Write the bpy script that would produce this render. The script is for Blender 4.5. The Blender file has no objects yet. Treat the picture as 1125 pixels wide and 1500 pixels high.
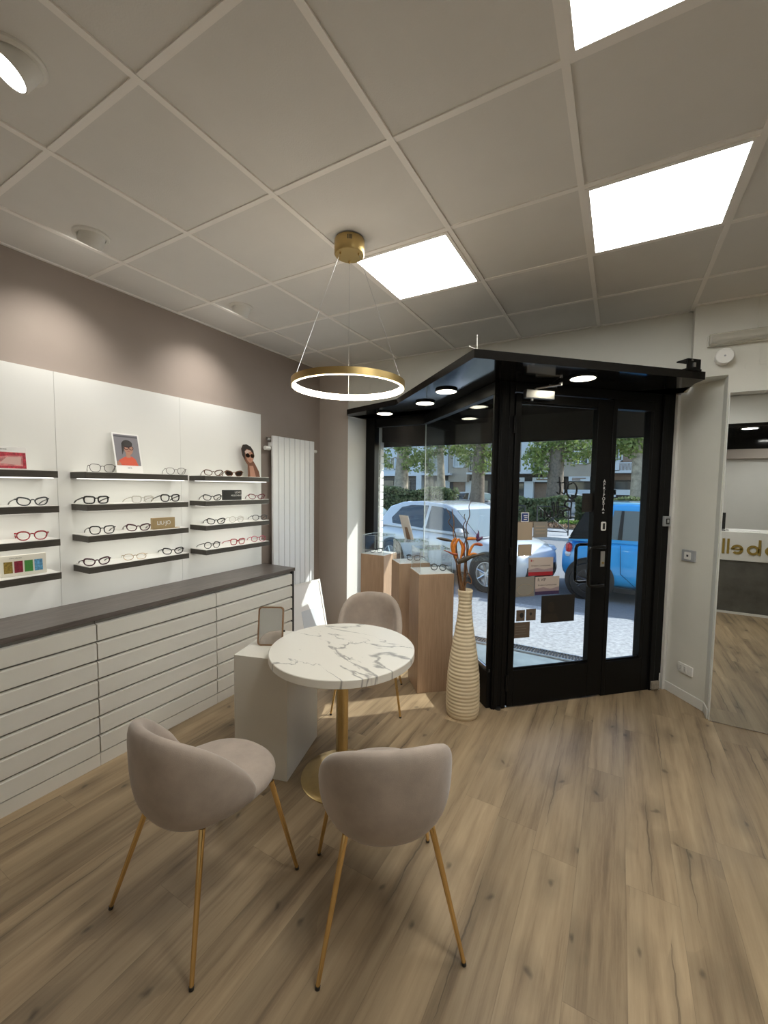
import bpy, math, random
from mathutils import Vector, Matrix, Quaternion
random.seed(7)
PI = math.pi
scene = bpy.context.scene
COL = scene.collection

# ------------------------------------------------------------------ camera
CAM = Vector((2.59677, -0.826115, 1.65))
F_PX, YAW, PITCH, ROLL = 606.06, -0.51582, -0.0631463, 0.0128392
_f = Vector((math.sin(YAW) * math.cos(PITCH), math.cos(YAW) * math.cos(PITCH), math.sin(PITCH)))
_r = Vector((math.cos(YAW), -math.sin(YAW), 0))
_u = _r.cross(_f)
_c, _s = math.cos(ROLL), math.sin(ROLL)
CR, CU, CF = _c * _r + _s * _u, -_s * _r + _c * _u, _f
cd = bpy.data.cameras.new('camera')
cam = bpy.data.objects.new('camera', cd)
COL.objects.link(cam)
cd.sensor_fit = 'VERTICAL'
cd.sensor_height = 36.0
cd.lens = F_PX / 1500.0 * 36.0
cd.clip_start = 0.02
cd.clip_end = 300
m3 = Matrix((CR, CU, -CF)).transposed()
cam.matrix_world = Matrix.Translation(CAM) @ m3.to_4x4()
scene.camera = cam


def ray(u, v):
    return CR * ((u - 562.5) / F_PX) + CU * ((750 - v) / F_PX) + CF


def at_y(u, v, y):
    d = ray(u, v)
    return CAM + d * ((y - CAM.y) / d.y)


def at_x(u, v, x):
    d = ray(u, v)
    return CAM + d * ((x - CAM.x) / d.x)


def at_z(u, v, z):
    d = ray(u, v)
    return CAM + d * ((z - CAM.z) / d.z)


# ------------------------------------------------------------------ materials
def new_mat(name):
    m = bpy.data.materials.new(name)
    m.use_nodes = True
    nt = m.node_tree
    nt.nodes.clear()
    out = nt.nodes.new('ShaderNodeOutputMaterial')
    return m, nt, out


def N(nt, kind, **kw):
    n = nt.nodes.new(kind)
    for k, v in kw.items():
        if k in n.inputs.keys():
            n.inputs[k].default_value = v
        else:
            setattr(n, k, v)
    return n


def mat(name, col, rough=0.5, metal=0.0, noise=None, bump=None, spec=0.5, stretch=(1, 1, 1), sheen=0.0, coat=0.0):
    m, nt, out = new_mat(name)
    p = N(nt, 'ShaderNodeBsdfPrincipled')
    p.inputs['Base Color'].default_value = (*col, 1)
    p.inputs['Roughness'].default_value = rough
    p.inputs['Metallic'].default_value = metal
    p.inputs['Specular IOR Level'].default_value = spec
    if sheen:
        p.inputs['Sheen Weight'].default_value = sheen
        p.inputs['Sheen Roughness'].default_value = 0.45
    if coat:
        p.inputs['Coat Weight'].default_value = coat
        p.inputs['Coat Roughness'].default_value = 0.03
    nt.links.new(p.outputs[0], out.inputs[0])
    if noise or bump:
        tc = N(nt, 'ShaderNodeTexCoord')
        mp = N(nt, 'ShaderNodeMapping')
        mp.inputs['Scale'].default_value = stretch
        nt.links.new(tc.outputs['Object'], mp.inputs[0])
    if noise:
        sc, amt = noise
        nz = N(nt, 'ShaderNodeTexNoise', Scale=sc, Detail=5.0, Roughness=0.6)
        nt.links.new(mp.outputs[0], nz.inputs['Vector'])
        cr = N(nt, 'ShaderNodeValToRGB')
        cr.color_ramp.elements[0].position = 0.3
        cr.color_ramp.elements[1].position = 0.7
        cr.color_ramp.elements[0].color = (*[max(0, c * (1 - amt)) for c in col], 1)
        cr.color_ramp.elements[1].color = (*[min(1, c * (1 + amt)) for c in col], 1)
        nt.links.new(nz.outputs[0], cr.inputs[0])
        nt.links.new(cr.outputs[0], p.inputs['Base Color'])
    if bump:
        sc, st = bump
        nb = N(nt, 'ShaderNodeTexNoise', Scale=sc, Detail=3.0)
        nt.links.new(mp.outputs[0], nb.inputs['Vector'])
        b = N(nt, 'ShaderNodeBump', Strength=st, Distance=0.004)
        nt.links.new(nb.outputs[0], b.inputs['Height'])
        nt.links.new(b.outputs[0], p.inputs['Normal'])
    return m


def emit(name, col, strength):
    m, nt, out = new_mat(name)
    e = N(nt, 'ShaderNodeEmission', Strength=strength)
    e.inputs[0].default_value = (*col, 1)
    nt.links.new(e.outputs[0], out.inputs[0])
    return m


def glass(name, tint=(1, 1, 1), refl=1.0):
    m, nt, out = new_mat(name)
    t = N(nt, 'ShaderNodeBsdfTransparent')
    t.inputs[0].default_value = (*tint, 1)
    g = N(nt, 'ShaderNodeBsdfGlossy')
    g.inputs['Roughness'].default_value = 0.0
    lw = N(nt, 'ShaderNodeLayerWeight', Blend=0.5)
    pw = N(nt, 'ShaderNodeMath', operation='POWER')
    pw.inputs[1].default_value = 5.0
    nt.links.new(lw.outputs['Facing'], pw.inputs[0])
    mr = N(nt, 'ShaderNodeMapRange')
    mr.inputs['To Min'].default_value = 0.04 * refl
    mr.inputs['To Max'].default_value = 0.9
    nt.links.new(pw.outputs[0], mr.inputs[0])
    mx = N(nt, 'ShaderNodeMixShader')
    nt.links.new(mr.outputs[0], mx.inputs[0])
    nt.links.new(t.outputs[0], mx.inputs[1])
    nt.links.new(g.outputs[0], mx.inputs[2])
    nt.links.new(mx.outputs[0], out.inputs[0])
    return m


def wood(name, dark, light, scale=6.0, axis='z', rough=0.45, streak=14.0):
    m, nt, out = new_mat(name)
    p = N(nt, 'ShaderNodeBsdfPrincipled', Roughness=rough)
    p.inputs['Specular IOR Level'].default_value = 0.35
    tc = N(nt, 'ShaderNodeTexCoord')
    mp = N(nt, 'ShaderNodeMapping')
    mp.inputs['Scale'].default_value = {'x': (1, streak, streak), 'y': (streak, 1, streak), 'z': (streak, streak, 1)}[axis]
    nz = N(nt, 'ShaderNodeTexNoise', Scale=scale, Detail=6.0, Roughness=0.65, Distortion=0.4)
    cr = N(nt, 'ShaderNodeValToRGB')
    cr.color_ramp.elements[0].position = 0.3
    cr.color_ramp.elements[1].position = 0.72
    cr.color_ramp.elements[0].color = (*dark, 1)
    cr.color_ramp.elements[1].color = (*light, 1)
    L = nt.links.new
    L(tc.outputs['Object'], mp.inputs[0]); L(mp.outputs[0], nz.inputs['Vector'])
    L(nz.outputs[0], cr.inputs[0]); L(cr.outputs[0], p.inputs['Base Color']); L(p.outputs[0], out.inputs[0])
    return m


def floor_mat():
    m, nt, out = new_mat('oak laminate')
    L = nt.links.new
    p = N(nt, 'ShaderNodeBsdfPrincipled', Roughness=0.42)
    p.inputs['Specular IOR Level'].default_value = 0.4
    tc = N(nt, 'ShaderNodeTexCoord')
    sep = N(nt, 'ShaderNodeSeparateXYZ'); L(tc.outputs['Object'], sep.inputs[0])
    W, LEN, OFF = 0.185, 1.29, 2.505

    def math_(op, a, b=None, c=None):
        n = N(nt, 'ShaderNodeMath', operation=op)
        for i, x in enumerate((a, b, c)):
            if x is None:
                continue
            if isinstance(x, (int, float)):
                n.inputs[i].default_value = x
            else:
                L(x, n.inputs[i])
        return n.outputs[0]
    u = math_('DIVIDE', math_('SUBTRACT', sep.outputs[0], OFF), W)
    row = math_('FLOOR', u)
    fu = math_('FRACT', u)
    wn = N(nt, 'ShaderNodeTexWhiteNoise', noise_dimensions='1D'); L(row, wn.inputs['W'])
    v = math_('ADD', math_('DIVIDE', sep.outputs[1], LEN), wn.outputs['Value'])
    pl = math_('FLOOR', v)
    fv = math_('FRACT', v)
    idc = N(nt, 'ShaderNodeCombineXYZ'); L(row, idc.inputs[0]); L(pl, idc.inputs[1])
    wn2 = N(nt, 'ShaderNodeTexWhiteNoise', noise_dimensions='2D'); L(idc.outputs[0], wn2.inputs['Vector'])
    rnd = wn2.outputs['Value']
    # grain coordinates: stretched along y, shifted per plank
    gx = math_('ADD', math_('MULTIPLY', sep.outputs[0], 1.0), math_('MULTIPLY', rnd, 37.0))
    gy = math_('ADD', math_('MULTIPLY', sep.outputs[1], 0.055), math_('MULTIPLY', rnd, 11.0))
    gv = N(nt, 'ShaderNodeCombineXYZ'); L(gx, gv.inputs[0]); L(gy, gv.inputs[1])
    n1 = N(nt, 'ShaderNodeTexNoise', Scale=15.0, Detail=9.0, Roughness=0.68, Distortion=0.15); L(gv.outputs[0], n1.inputs['Vector'])
    cr = N(nt, 'ShaderNodeValToRGB')
    e = cr.color_ramp.elements
    e[0].position = 0.32; e[0].color = (0.205, 0.142, 0.084, 1)
    e[1].position = 0.70; e[1].color = (0.445, 0.335, 0.208, 1)
    k = e.new(0.48); k.color = (0.345, 0.250, 0.150, 1)
    L(n1.outputs[0], cr.inputs[0])
    # broad darker figure
    gv2 = N(nt, 'ShaderNodeCombineXYZ')
    L(gx, gv2.inputs[0]); L(math_('MULTIPLY', gy, 2.2), gv2.inputs[1])
    n2 = N(nt, 'ShaderNodeTexNoise', Scale=6.0, Detail=3.0, Roughness=0.5, Distortion=0.4); L(gv2.outputs[0], n2.inputs['Vector'])
    mr = N(nt, 'ShaderNodeMapRange'); L(n2.outputs[0], mr.inputs[0])
    mr.inputs['From Min'].default_value = 0.3; mr.inputs['From Max'].default_value = 0.7
    mr.inputs['To Min'].default_value = 0.76; mr.inputs['To Max'].default_value = 1.10
    # knots and short drying cracks, one candidate per voronoi cell
    def cells(fx, fy, shift, tag_):
        kv = N(nt, 'ShaderNodeCombineXYZ')
        wob = N(nt, 'ShaderNodeTexNoise', Scale=9.0, Detail=2.0); L(tc.outputs['Object'], wob.inputs['Vector'])
        wx = math_('MULTIPLY', math_('SUBTRACT', wob.outputs[0], .5), tag_)
        L(math_('ADD', math_('MULTIPLY', sep.outputs[0], fx), math_('ADD', wx, math_('MULTIPLY', rnd, shift))), kv.inputs[0])
        L(math_('MULTIPLY', sep.outputs[1], fy), kv.inputs[1])
        vo = N(nt, 'ShaderNodeTexVoronoi', Scale=1.0, voronoi_dimensions='2D'); L(kv.outputs[0], vo.inputs['Vector'])
        df = N(nt, 'ShaderNodeVectorMath', operation='SUBTRACT'); L(kv.outputs[0], df.inputs[0]); L(vo.outputs['Position'], df.inputs[1])
        so_ = N(nt, 'ShaderNodeSeparateXYZ'); L(df.outputs[0], so_.inputs[0])
        cs_ = N(nt, 'ShaderNodeSeparateColor'); L(vo.outputs['Color'], cs_.inputs[0])
        return vo, math_('ABSOLUTE', so_.outputs[0]), math_('ABSOLUTE', so_.outputs[1]), cs_

    def ramp(x, a, b, lo, hi):
        r_ = N(nt, 'ShaderNodeMapRange'); L(x, r_.inputs[0])
        for nm, vv in (('From Min', a), ('From Max', b), ('To Min', lo), ('To Max', hi)):
            r_.inputs[nm].default_value = vv
        return r_.outputs[0]
    vo, dx, dy, cc = cells(5.4, 3.1, 7.0, .5)
    kn = math_('MULTIPLY', ramp(vo.outputs['Distance'], .02, .11, .60, 0), math_('GREATER_THAN', cc.outputs[0], .52))
    kh = math_('MULTIPLY', ramp(vo.outputs['Distance'], .05, .42, .26, 0), math_('GREATER_THAN', cc.outputs[0], .52))
    knot = math_('SUBTRACT', 1.0, math_('MAXIMUM', kn, kh))
    vo2, dx2, dy2, cc2 = cells(5.4, 1.15, 3.0, .13)
    wdt = ramp(dy2, 0.0, .36, .020, .001)
    cl_ = math_('MULTIPLY', math_('LESS_THAN', dx2, wdt), math_('MULTIPLY', math_('LESS_THAN', dy2, .36), math_('GREATER_THAN', cc2.outputs[1], .55)))
    halo = math_('MULTIPLY', ramp(dx2, .0, .14, .22, 0), math_('MULTIPLY', ramp(dy2, .2, .48, 1, 0), math_('GREATER_THAN', cc2.outputs[1], .55)))
    crk = math_('SUBTRACT', 1.0, math_('MAXIMUM', math_('MULTIPLY', cl_, .50), halo))
    # seams
    sx = math_('MINIMUM', fu, math_('SUBTRACT', 1.0, fu))
    sy = math_('MINIMUM', fv, math_('SUBTRACT', 1.0, fv))
    s1 = math_('GREATER_THAN', sx, 0.006)
    s2 = math_('GREATER_THAN', sy, 0.0009)
    seam = math_('ADD', 0.80, math_('MULTIPLY', 0.20, math_('MULTIPLY', s1, s2)))
    tone = math_('ADD', 0.84, math_('MULTIPLY', rnd, 0.30))
    tot = math_('MULTIPLY', math_('MULTIPLY', math_('MULTIPLY', mr.outputs[0], knot), math_('MULTIPLY', crk, seam)), tone)
    mx = N(nt, 'ShaderNodeVectorMath', operation='SCALE')
    L(cr.outputs[0], mx.inputs[0]); L(tot, mx.inputs['Scale'])
    L(mx.outputs[0], p.inputs['Base Color'])
    L(p.outputs[0], out.inputs[0])
    return m


def marble_mat():
    m, nt, out = new_mat('white marble')
    L = nt.links.new
    p = N(nt, 'ShaderNodeBsdfPrincipled', Roughness=0.3)
    tc = N(nt, 'ShaderNodeTexCoord')
    mp = N(nt, 'ShaderNodeMapping'); mp.inputs['Rotation'].default_value = (0, 0, 0.15); mp.inputs['Scale'].default_value = (1.0, 2.2, 1.0)
    L(tc.outputs['Object'], mp.inputs[0])
    n = N(nt, 'ShaderNodeTexNoise', Scale=1.15, Detail=7.0, Roughness=0.5, Distortion=0.6); L(mp.outputs[0], n.inputs['Vector'])
    s = N(nt, 'ShaderNodeMath', operation='SUBTRACT'); L(n.outputs[0], s.inputs[0]); s.inputs[1].default_value = 0.5
    a = N(nt, 'ShaderNodeMath', operation='ABSOLUTE'); L(s.outputs[0], a.inputs[0])
    g = N(nt, 'ShaderNodeTexNoise', Scale=3.1, Detail=2.0); L(tc.outputs['Object'], g.inputs['Vector'])
    w = N(nt, 'ShaderNodeMapRange'); L(g.outputs[0], w.inputs[0])
    w.inputs['From Min'].default_value = 0.42; w.inputs['From Max'].default_value = 0.66
    w.inputs['To Min'].default_value = 0.0005; w.inputs['To Max'].default_value = 0.020
    d = N(nt, 'ShaderNodeMath', operation='DIVIDE'); L(a.outputs[0], d.inputs[0]); L(w.outputs[0], d.inputs[1])
    cr = N(nt, 'ShaderNodeValToRGB')
    e = cr.color_ramp.elements
    e[0].position = 0.12; e[0].color = (0.34, 0.325, 0.29, 1)
    e[1].position = 1.0; e[1].color = (0.80, 0.77, 0.69, 1)
    L(d.outputs[0], cr.inputs[0]); L(cr.outputs[0], p.inputs['Base Color']); L(p.outputs[0], out.inputs[0])
    return m


M = {}
M['floor'] = floor_mat()
M['marble'] = marble_mat()
M['taupe'] = mat('taupe wall paint', (0.33, 0.275, 0.24), 0.8, noise=(3, 0.03))
M['pillar'] = mat('warm grey wall paint', (0.50, 0.44, 0.39), 0.8, noise=(3, 0.03))
M['cream'] = mat('off white wall paint', (0.70, 0.685, 0.62), 0.75, noise=(3, 0.03))
M['white_paint'] = mat('white wall paint', (0.72, 0.71, 0.67), 0.7, noise=(4, 0.02))
M['tile'] = mat('mineral ceiling tile', (0.76, 0.745, 0.715), 0.9, noise=(1.1, 0.05), bump=(180, 0.25))
M['grid'] = mat('painted steel grid', (0.92, 0.89, 0.85), 0.45)
M['lacquer'] = mat('cream lacquer', (0.70, 0.67, 0.60), 0.4, noise=(5, 0.015))
M['groove'] = mat('shadow groove', (0.30, 0.28, 0.25), 0.6)
M['black_edge_shade'] = mat('black edging and gap shadow', (0.02, 0.02, 0.02), 0.4)
M['panel_white'] = mat('white display laminate', (0.76, 0.76, 0.73), 0.45)
M['shelf_white'] = mat('white shelf top', (0.88, 0.87, 0.82), 0.4)
M['shelf_dark'] = wood('dark grey wood', (0.045, 0.039, 0.031), (0.085, 0.075, 0.062), 8, 'y')
M['worktop'] = wood('smoked oak worktop', (0.075, 0.062, 0.055), (0.16, 0.135, 0.12), 5, 'y', 0.4)
M['oak'] = wood('light oak veneer', (0.37, 0.245, 0.155), (0.50, 0.345, 0.23), 4, 'z', 0.45, 22)
M['velvet'] = mat('greige velvet', (0.40, 0.33, 0.275), 0.85, noise=(7, 0.14), bump=(350, 0.15), sheen=0.35)
M['brass'] = mat('brushed brass', (0.74, 0.56, 0.27), 0.26, 1.0, noise=(30, 0.06))
M['brass_shiny'] = mat('polished brass', (0.82, 0.58, 0.26), 0.10, 1.0)
M['brass_soft'] = mat('satin brass', (0.55, 0.40, 0.17), 0.38, 1.0)
M['steel'] = mat('satin steel', (0.6, 0.6, 0.6), 0.3, 1.0)
M['black_metal'] = mat('black powder coat', (0.006, 0.0058, 0.0056), 0.4, spec=0.15)
M['black_gloss'] = mat('black gloss laminate', (0.008, 0.0075, 0.007), 0.10, spec=0.3)
M['black_plastic'] = mat('black plastic', (0.015, 0.015, 0.015), 0.3)
M['white_plastic'] = mat('white plastic', (0.8, 0.79, 0.75), 0.35)
M['grey_plastic'] = mat('grey plastic', (0.36, 0.37, 0.38), 0.4)
M['rad'] = mat('white enamel', (0.78, 0.79, 0.80), 0.3)
M['glass'] = glass('shop window glass', (0.94, 0.97, 0.965), .55)
M['acrylic'] = glass('clear acrylic', (0.985, 0.995, 0.993), 1.0)
M['acrylic_edge'] = mat('polished acrylic edge', (0.62, 0.72, 0.72), 0.15)
M['lens'] = glass('spectacle lens', (0.97, 0.96, 0.96))
M['mirror'] = mat('silvered mirror', (0.86, 0.88, 0.87), 0.0, 1.0)
M['vase'] = mat('cream ceramic', (0.72, 0.60, 0.41), 0.5, noise=(9, 0.05))
M['panel_light'] = emit('led panel', (1.0, 1.0, 0.95), 6.5)
M['lamp_light'] = emit('led lamp', (1.0, 0.97, 0.88), 5.0)
M['puck_light'] = emit('led puck', (1.0, 0.93, 0.72), 4.0)
M['ring_light'] = emit('warm led ring', (1.0, 0.87, 0.70), 6.0)
M['strip_light'] = emit('led shelf strip', (1.0, 0.96, 0.87), 0.8)
m_, nt_, out_ = new_mat('milky diffuser')
_t = N(nt_, 'ShaderNodeBsdfTransparent'); _p = N(nt_, 'ShaderNodeBsdfPrincipled', Roughness=.2); _p.inputs['Base Color'].default_value = (.74, .70, .60, 1)
_x = N(nt_, 'ShaderNodeMixShader'); _x.inputs[0].default_value = .45
nt_.links.new(_t.outputs[0], _x.inputs[1]); nt_.links.new(_p.outputs[0], _x.inputs[2]); nt_.links.new(_x.outputs[0], out_.inputs[0])
M['milky'] = m_
M['paper'] = mat('white card', (0.85, 0.84, 0.82), 0.6)


# ------------------------------------------------------------------ mesh builder
class MB:
    def __init__(self):
        self.v, self.f, self.mi = [], [], []
        self.M = Matrix.Identity(4)

    def add(self, vs, fs, m=0):
        o = len(self.v)
        for p in vs:
            self.v.append(tuple(self.M @ Vector(p)))
        for f in fs:
            self.f.append([o + i for i in f])
            self.mi.append(m)
        return self

    def box(self, a, b, m=0):
        x0, y0, z0 = [min(a[i], b[i]) for i in range(3)]
        x1, y1, z1 = [max(a[i], b[i]) for i in range(3)]
        return self.add([(x0, y0, z0), (x1, y0, z0), (x1, y1, z0), (x0, y1, z0), (x0, y0, z1), (x1, y0, z1), (x1, y1, z1), (x0, y1, z1)],
                        [(0, 3, 2, 1), (4, 5, 6, 7), (0, 1, 5, 4), (1, 2, 6, 5), (2, 3, 7, 6), (3, 0, 4, 7)], m)

    def prism(self, poly, z0, z1, m=0):
        n = len(poly)
        area = sum(poly[i][0] * poly[(i + 1) % n][1] - poly[(i + 1) % n][0] * poly[i][1] for i in range(n))
        if area < 0:
            poly = poly[::-1]
        vs = [(p[0], p[1], z0) for p in poly] + [(p[0], p[1], z1) for p in poly]
        fs = [tuple(range(n - 1, -1, -1)), tuple(range(n, 2 * n))] + [(i, (i + 1) % n, n + (i + 1) % n, n + i) for i in range(n)]
        return self.add(vs, fs, m)

    def tube(self, pts, r, n=8, closed=False, m=0, caps=True):
        pts = [Vector(p) for p in pts]
        k = len(pts)
        rs = r if isinstance(r, (list, tuple)) else [r] * k
        tans = []
        for i in range(k):
            if closed:
                t = pts[(i + 1) % k] - pts[i - 1]
            else:
                t = pts[min(i + 1, k - 1)] - pts[max(i - 1, 0)]
            tans.append(t.normalized() if t.length > 1e-9 else Vector((0, 0, 1)))
        ref = Vector((0, 0, 1)) if abs(tans[0].z) < 0.9 else Vector((1, 0, 0))
        nrm = (ref - tans[0] * ref.dot(tans[0])).normalized()
        vs = []
        for i in range(k):
            nrm = nrm - tans[i] * nrm.dot(tans[i])
            if nrm.length < 1e-6:
                nrm = tans[i].orthogonal()
            nrm.normalize()
            b = tans[i].cross(nrm)
            for j in range(n):
                a = 2 * PI * j / n
                vs.append(pts[i] + (nrm * math.cos(a) + b * math.sin(a)) * rs[i])
        fs = []
        for i in range(k if closed else k - 1):
            i2 = (i + 1) % k
            for j in range(n):
                j2 = (j + 1) % n
                fs.append((i * n + j, i * n + j2, i2 * n + j2, i2 * n + j))
        if not closed and caps:
            fs.append(tuple(range(n - 1, -1, -1)))
            fs.append(tuple((k - 1) * n + j for j in range(n)))
        return self.add(vs, fs, m)

    def lathe(self, prof, n=32, m=0):
        vs, fs, rings = [], [], []
        for r, z in prof:
            if r < 1e-6:
                rings.append([len(vs)]); vs.append((0, 0, z))
            else:
                rings.append(list(range(len(vs), len(vs) + n)))
                vs += [(r * math.cos(2 * PI * j / n), r * math.sin(2 * PI * j / n), z) for j in range(n)]
        for a, b in zip(rings, rings[1:]):
            for j in range(n):
                j2 = (j + 1) % n
                if len(a) == 1 and len(b) == 1:
                    continue
                if len(a) == 1:
                    fs.append((a[0], b[j2], b[j]))
                elif len(b) == 1:
                    fs.append((a[j], a[j2], b[0]))
                else:
                    fs.append((a[j], a[j2], b[j2], b[j]))
        return self.add(vs, fs, m)

    def cyl(self, c, r, z0, z1, n=24, m=0):
        old = self.M
        self.M = old @ Matrix.Translation((c[0], c[1], 0))
        self.lathe([(0, z0), (r, z0), (r, z1), (0, z1)], n, m)
        self.M = old
        return self

    def disc(self, c, r, n=24, m=0, e=1.0):
        """flat ellipse in the local xz plane facing -y"""
        vs = [(c[0] + r * math.cos(2 * PI * j / n), c[1], c[2] + e * r * math.sin(2 * PI * j / n)) for j in range(n)]
        return self.add(vs, [tuple(range(n))], m)

    def slab(self, poly, y0, y1, m=0):
        """polygon given in local (x,z), extruded from y0 (front) to y1"""
        n = len(poly)
        area = sum(poly[i][0] * poly[(i + 1) % n][1] - poly[(i + 1) % n][0] * poly[i][1] for i in range(n))
        if area < 0:
            poly = poly[::-1]
        if y0 > y1:
            y0, y1 = y1, y0
        vs = [(p[0], y0, p[1]) for p in poly] + [(p[0], y1, p[1]) for p in poly]
        fs = [tuple(range(n)), tuple(range(2 * n - 1, n - 1, -1))] + [((i + 1) % n, i, n + i, n + (i + 1) % n) for i in range(n)]
        return self.add(vs, fs, m)

    def ell(self, cx, cz, rx, rz, y0, y1, m=0, n=24, a0=0, a1=2 * PI):
        k = n if abs(a1 - a0 - 2 * PI) < 1e-6 else n + 1
        return self.slab([(cx + rx * math.cos(a0 + (a1 - a0) * j / n), cz + rz * math.sin(a0 + (a1 - a0) * j / n)) for j in range(k)], y0, y1, m)

    def grid(self, rows, m=0, closed_u=False, closed_v=False):
        """rows: list of lists of points"""
        nr, nc = len(rows), len(rows[0])
        vs = [p for r in rows for p in r]
        fs = []
        for i in range(nr if closed_v else nr - 1):
            for j in range(nc if closed_u else nc - 1):
                i2, j2 = (i + 1) % nr, (j + 1) % nc
                fs.append((i * nc + j, i * nc + j2, i2 * nc + j2, i2 * nc + j))
        return self.add(vs, fs, m)

    def build(self, name, mats, parent=None, bevel=0, subsurf=0, sharp=35, loc=None, smooth=True):
        me = bpy.data.meshes.new(name)
        me.from_pydata(self.v, [], self.f)
        if not isinstance(mats, (list, tuple)):
            mats = [mats]
        for x in mats:
            me.materials.append(M[x] if isinstance(x, str) else x)
        me.polygons.foreach_set('material_index', self.mi)
        if smooth:
            me.polygons.foreach_set('use_smooth', [True] * len(me.polygons))
            me.update()
            me.set_sharp_from_angle(angle=math.radians(sharp))
        me.update()
        o = bpy.data.objects.new(name, me)
        COL.objects.link(o)
        if parent is not None:
            o.parent = parent
        if loc is not None:
            o.location = loc
        if bevel:
            b = o.modifiers.new('bevel', 'BEVEL'); b.width = bevel; b.segments = 2; b.limit_method = 'ANGLE'; b.angle_limit = math.radians(40)
        if subsurf:
            s = o.modifiers.new('subsurf', 'SUBSURF'); s.levels = subsurf; s.render_levels = subsurf
        return o


def tag(o, label=None, cat=None, group=None, kind=None):
    if label: o['label'] = label
    if cat: o['category'] = cat
    if group: o['group'] = group
    if kind: o['kind'] = kind
    return o


def empty(name, loc=(0, 0, 0), rz=0.0, label=None, cat=None, group=None, kind=None):
    o = bpy.data.objects.new(name, None)
    o.empty_display_size = 0.05
    COL.objects.link(o)
    o.location = loc
    o.rotation_euler = (0, 0, rz)
    return tag(o, label, cat, group, kind)


def struct(name, mb, mats, parent=None, label=None, bevel=0, **k):
    o = mb.build(name, mats, parent, bevel, **k)
    if parent is None:
        o['kind'] = 'structure'
        if label: o['label'] = label
    return o


def copy_tree(o, parent=None):
    c = o.copy()
    COL.objects.link(c)
    if parent is not None:
        c.parent = parent
    for ch in list(o.children):
        copy_tree(ch, c)
    return c


def text_mb(mb, s, size, depth=0.001, m=0, align='CENTER', spacing=1.0, xform=Matrix.Identity(4)):
    """adds text in the local xz plane (reads left to right along +x, faces -y)"""
    cu = bpy.data.curves.new('tmp', 'FONT')
    cu.body = s
    cu.size = size
    cu.align_x = align
    cu.align_y = 'CENTER'
    cu.space_character = spacing
    cu.extrude = depth
    cu.resolution_u = 3
    ob = bpy.data.objects.new('tmp', cu)
    COL.objects.link(ob)
    bpy.context.view_layer.update()
    dg = bpy.context.evaluated_depsgraph_get()
    me = bpy.data.meshes.new_from_object(ob.evaluated_get(dg))
    X = xform @ Matrix.Rotation(PI / 2, 4, 'X')
    mb.add([tuple(X @ v.co) for v in me.vertices], [tuple(p.vertices) for p in me.polygons], m)
    bpy.data.objects.remove(ob)
    bpy.data.curves.remove(cu)
    bpy.data.meshes.remove(me)
    return mb
# ------------------------------------------------------------------ the room
CEIL = 2.937
XL, XR, YB = -0.39, 6.2, -2.4
fl = MB()
fl.prism([(XL - .1, YB - .1), (XR + .1, YB - .1), (XR + .1, 2.86), (3.22, 2.95), (2.99, 3.25), (2.945, 3.262), (1.925, 2.268), (1.83, 2.19), (.75, 3.3), (XL - .1, 3.3)], -0.08, 0)
struct('floor', fl, 'floor')
struct('wall_left', MB().box((XL - .2, YB, -.1), (XL, 3.0, 3.05)), 'taupe')
struct('wall_back', MB().box((XL - .2, YB - .2, -.1), (XR + .2, YB, 3.05)), 'white_paint')
struct('wall_right', MB().box((XR, YB, -.1), (XR + .2, 3.2, 3.05)), 'white_paint')
# front wall: pillar on the left with a white reveal, transom over the shop front, plain wall on the right
b = MB()
b.prism([(-.60, 2.935), (0.0, 2.935), (.05, 3.28), (.015, 3.66), (-.60, 3.66)], -.1, 3.05)
b.mi = [0, 0, 0, 0, 0, 0, 0]
for i, f in enumerate(b.f):
    c = sum((Vector(b.v[k]) for k in f), Vector()) / len(f)
    if c.x > -.02:
        b.mi[i] = 1
struct('wall_front_left', b, ['pillar', 'white_paint'])
b = MB()
b.box((-.02, 2.955, 2.40), (3.02, 3.16, 3.05))
b.box((.05, 2.949, 2.40), (3.0, 2.955, 2.84))          # plain infill board with a stepped border
b.box((.05, 2.945, 2.40), (2.94, 2.949, 2.80))
struct('wall_front_transom', b, 'cream')
b = MB()
b.prism([(2.986, 3.241), (3.212, 2.956), (3.216, 2.85), (XR + .2, 2.85), (XR + .2, 3.36), (2.99, 3.36)], -.1, 2.44)
b.prism([(3.01, 2.97), (3.01, 2.85), (XR + .2, 2.85), (XR + .2, 3.16), (3.01, 3.16)], 2.44, 3.05)
struct('wall_front_right', b, 'cream')
b = MB()
b.prism([(2.981, 3.236), (3.206, 2.951), (3.21, 2.843), (3.222, 2.85), (3.222, 2.96), (2.99, 3.26)], 0, .075)
struct('baseboard_front', b, 'white_paint', bevel=0.003)
struct('baseboard_right', MB().box((XR - .012, YB, 0), (XR, 2.85, .075)), 'white_paint')
b = MB()
b.box((3.30, 2.846, 2.47), (3.304, 2.85, 2.50)).box((3.372, 2.847, 2.49), (3.376, 2.85, 2.60)).box((3.376, 2.847, 2.486), (3.9, 2.85, 2.49)).box((3.352, 2.842, 2.73), (3.362, 2.85, 2.93))
struct('trim_3', b, 'cream')                                          # cable duct and cover plate lines on the front wall
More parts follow.
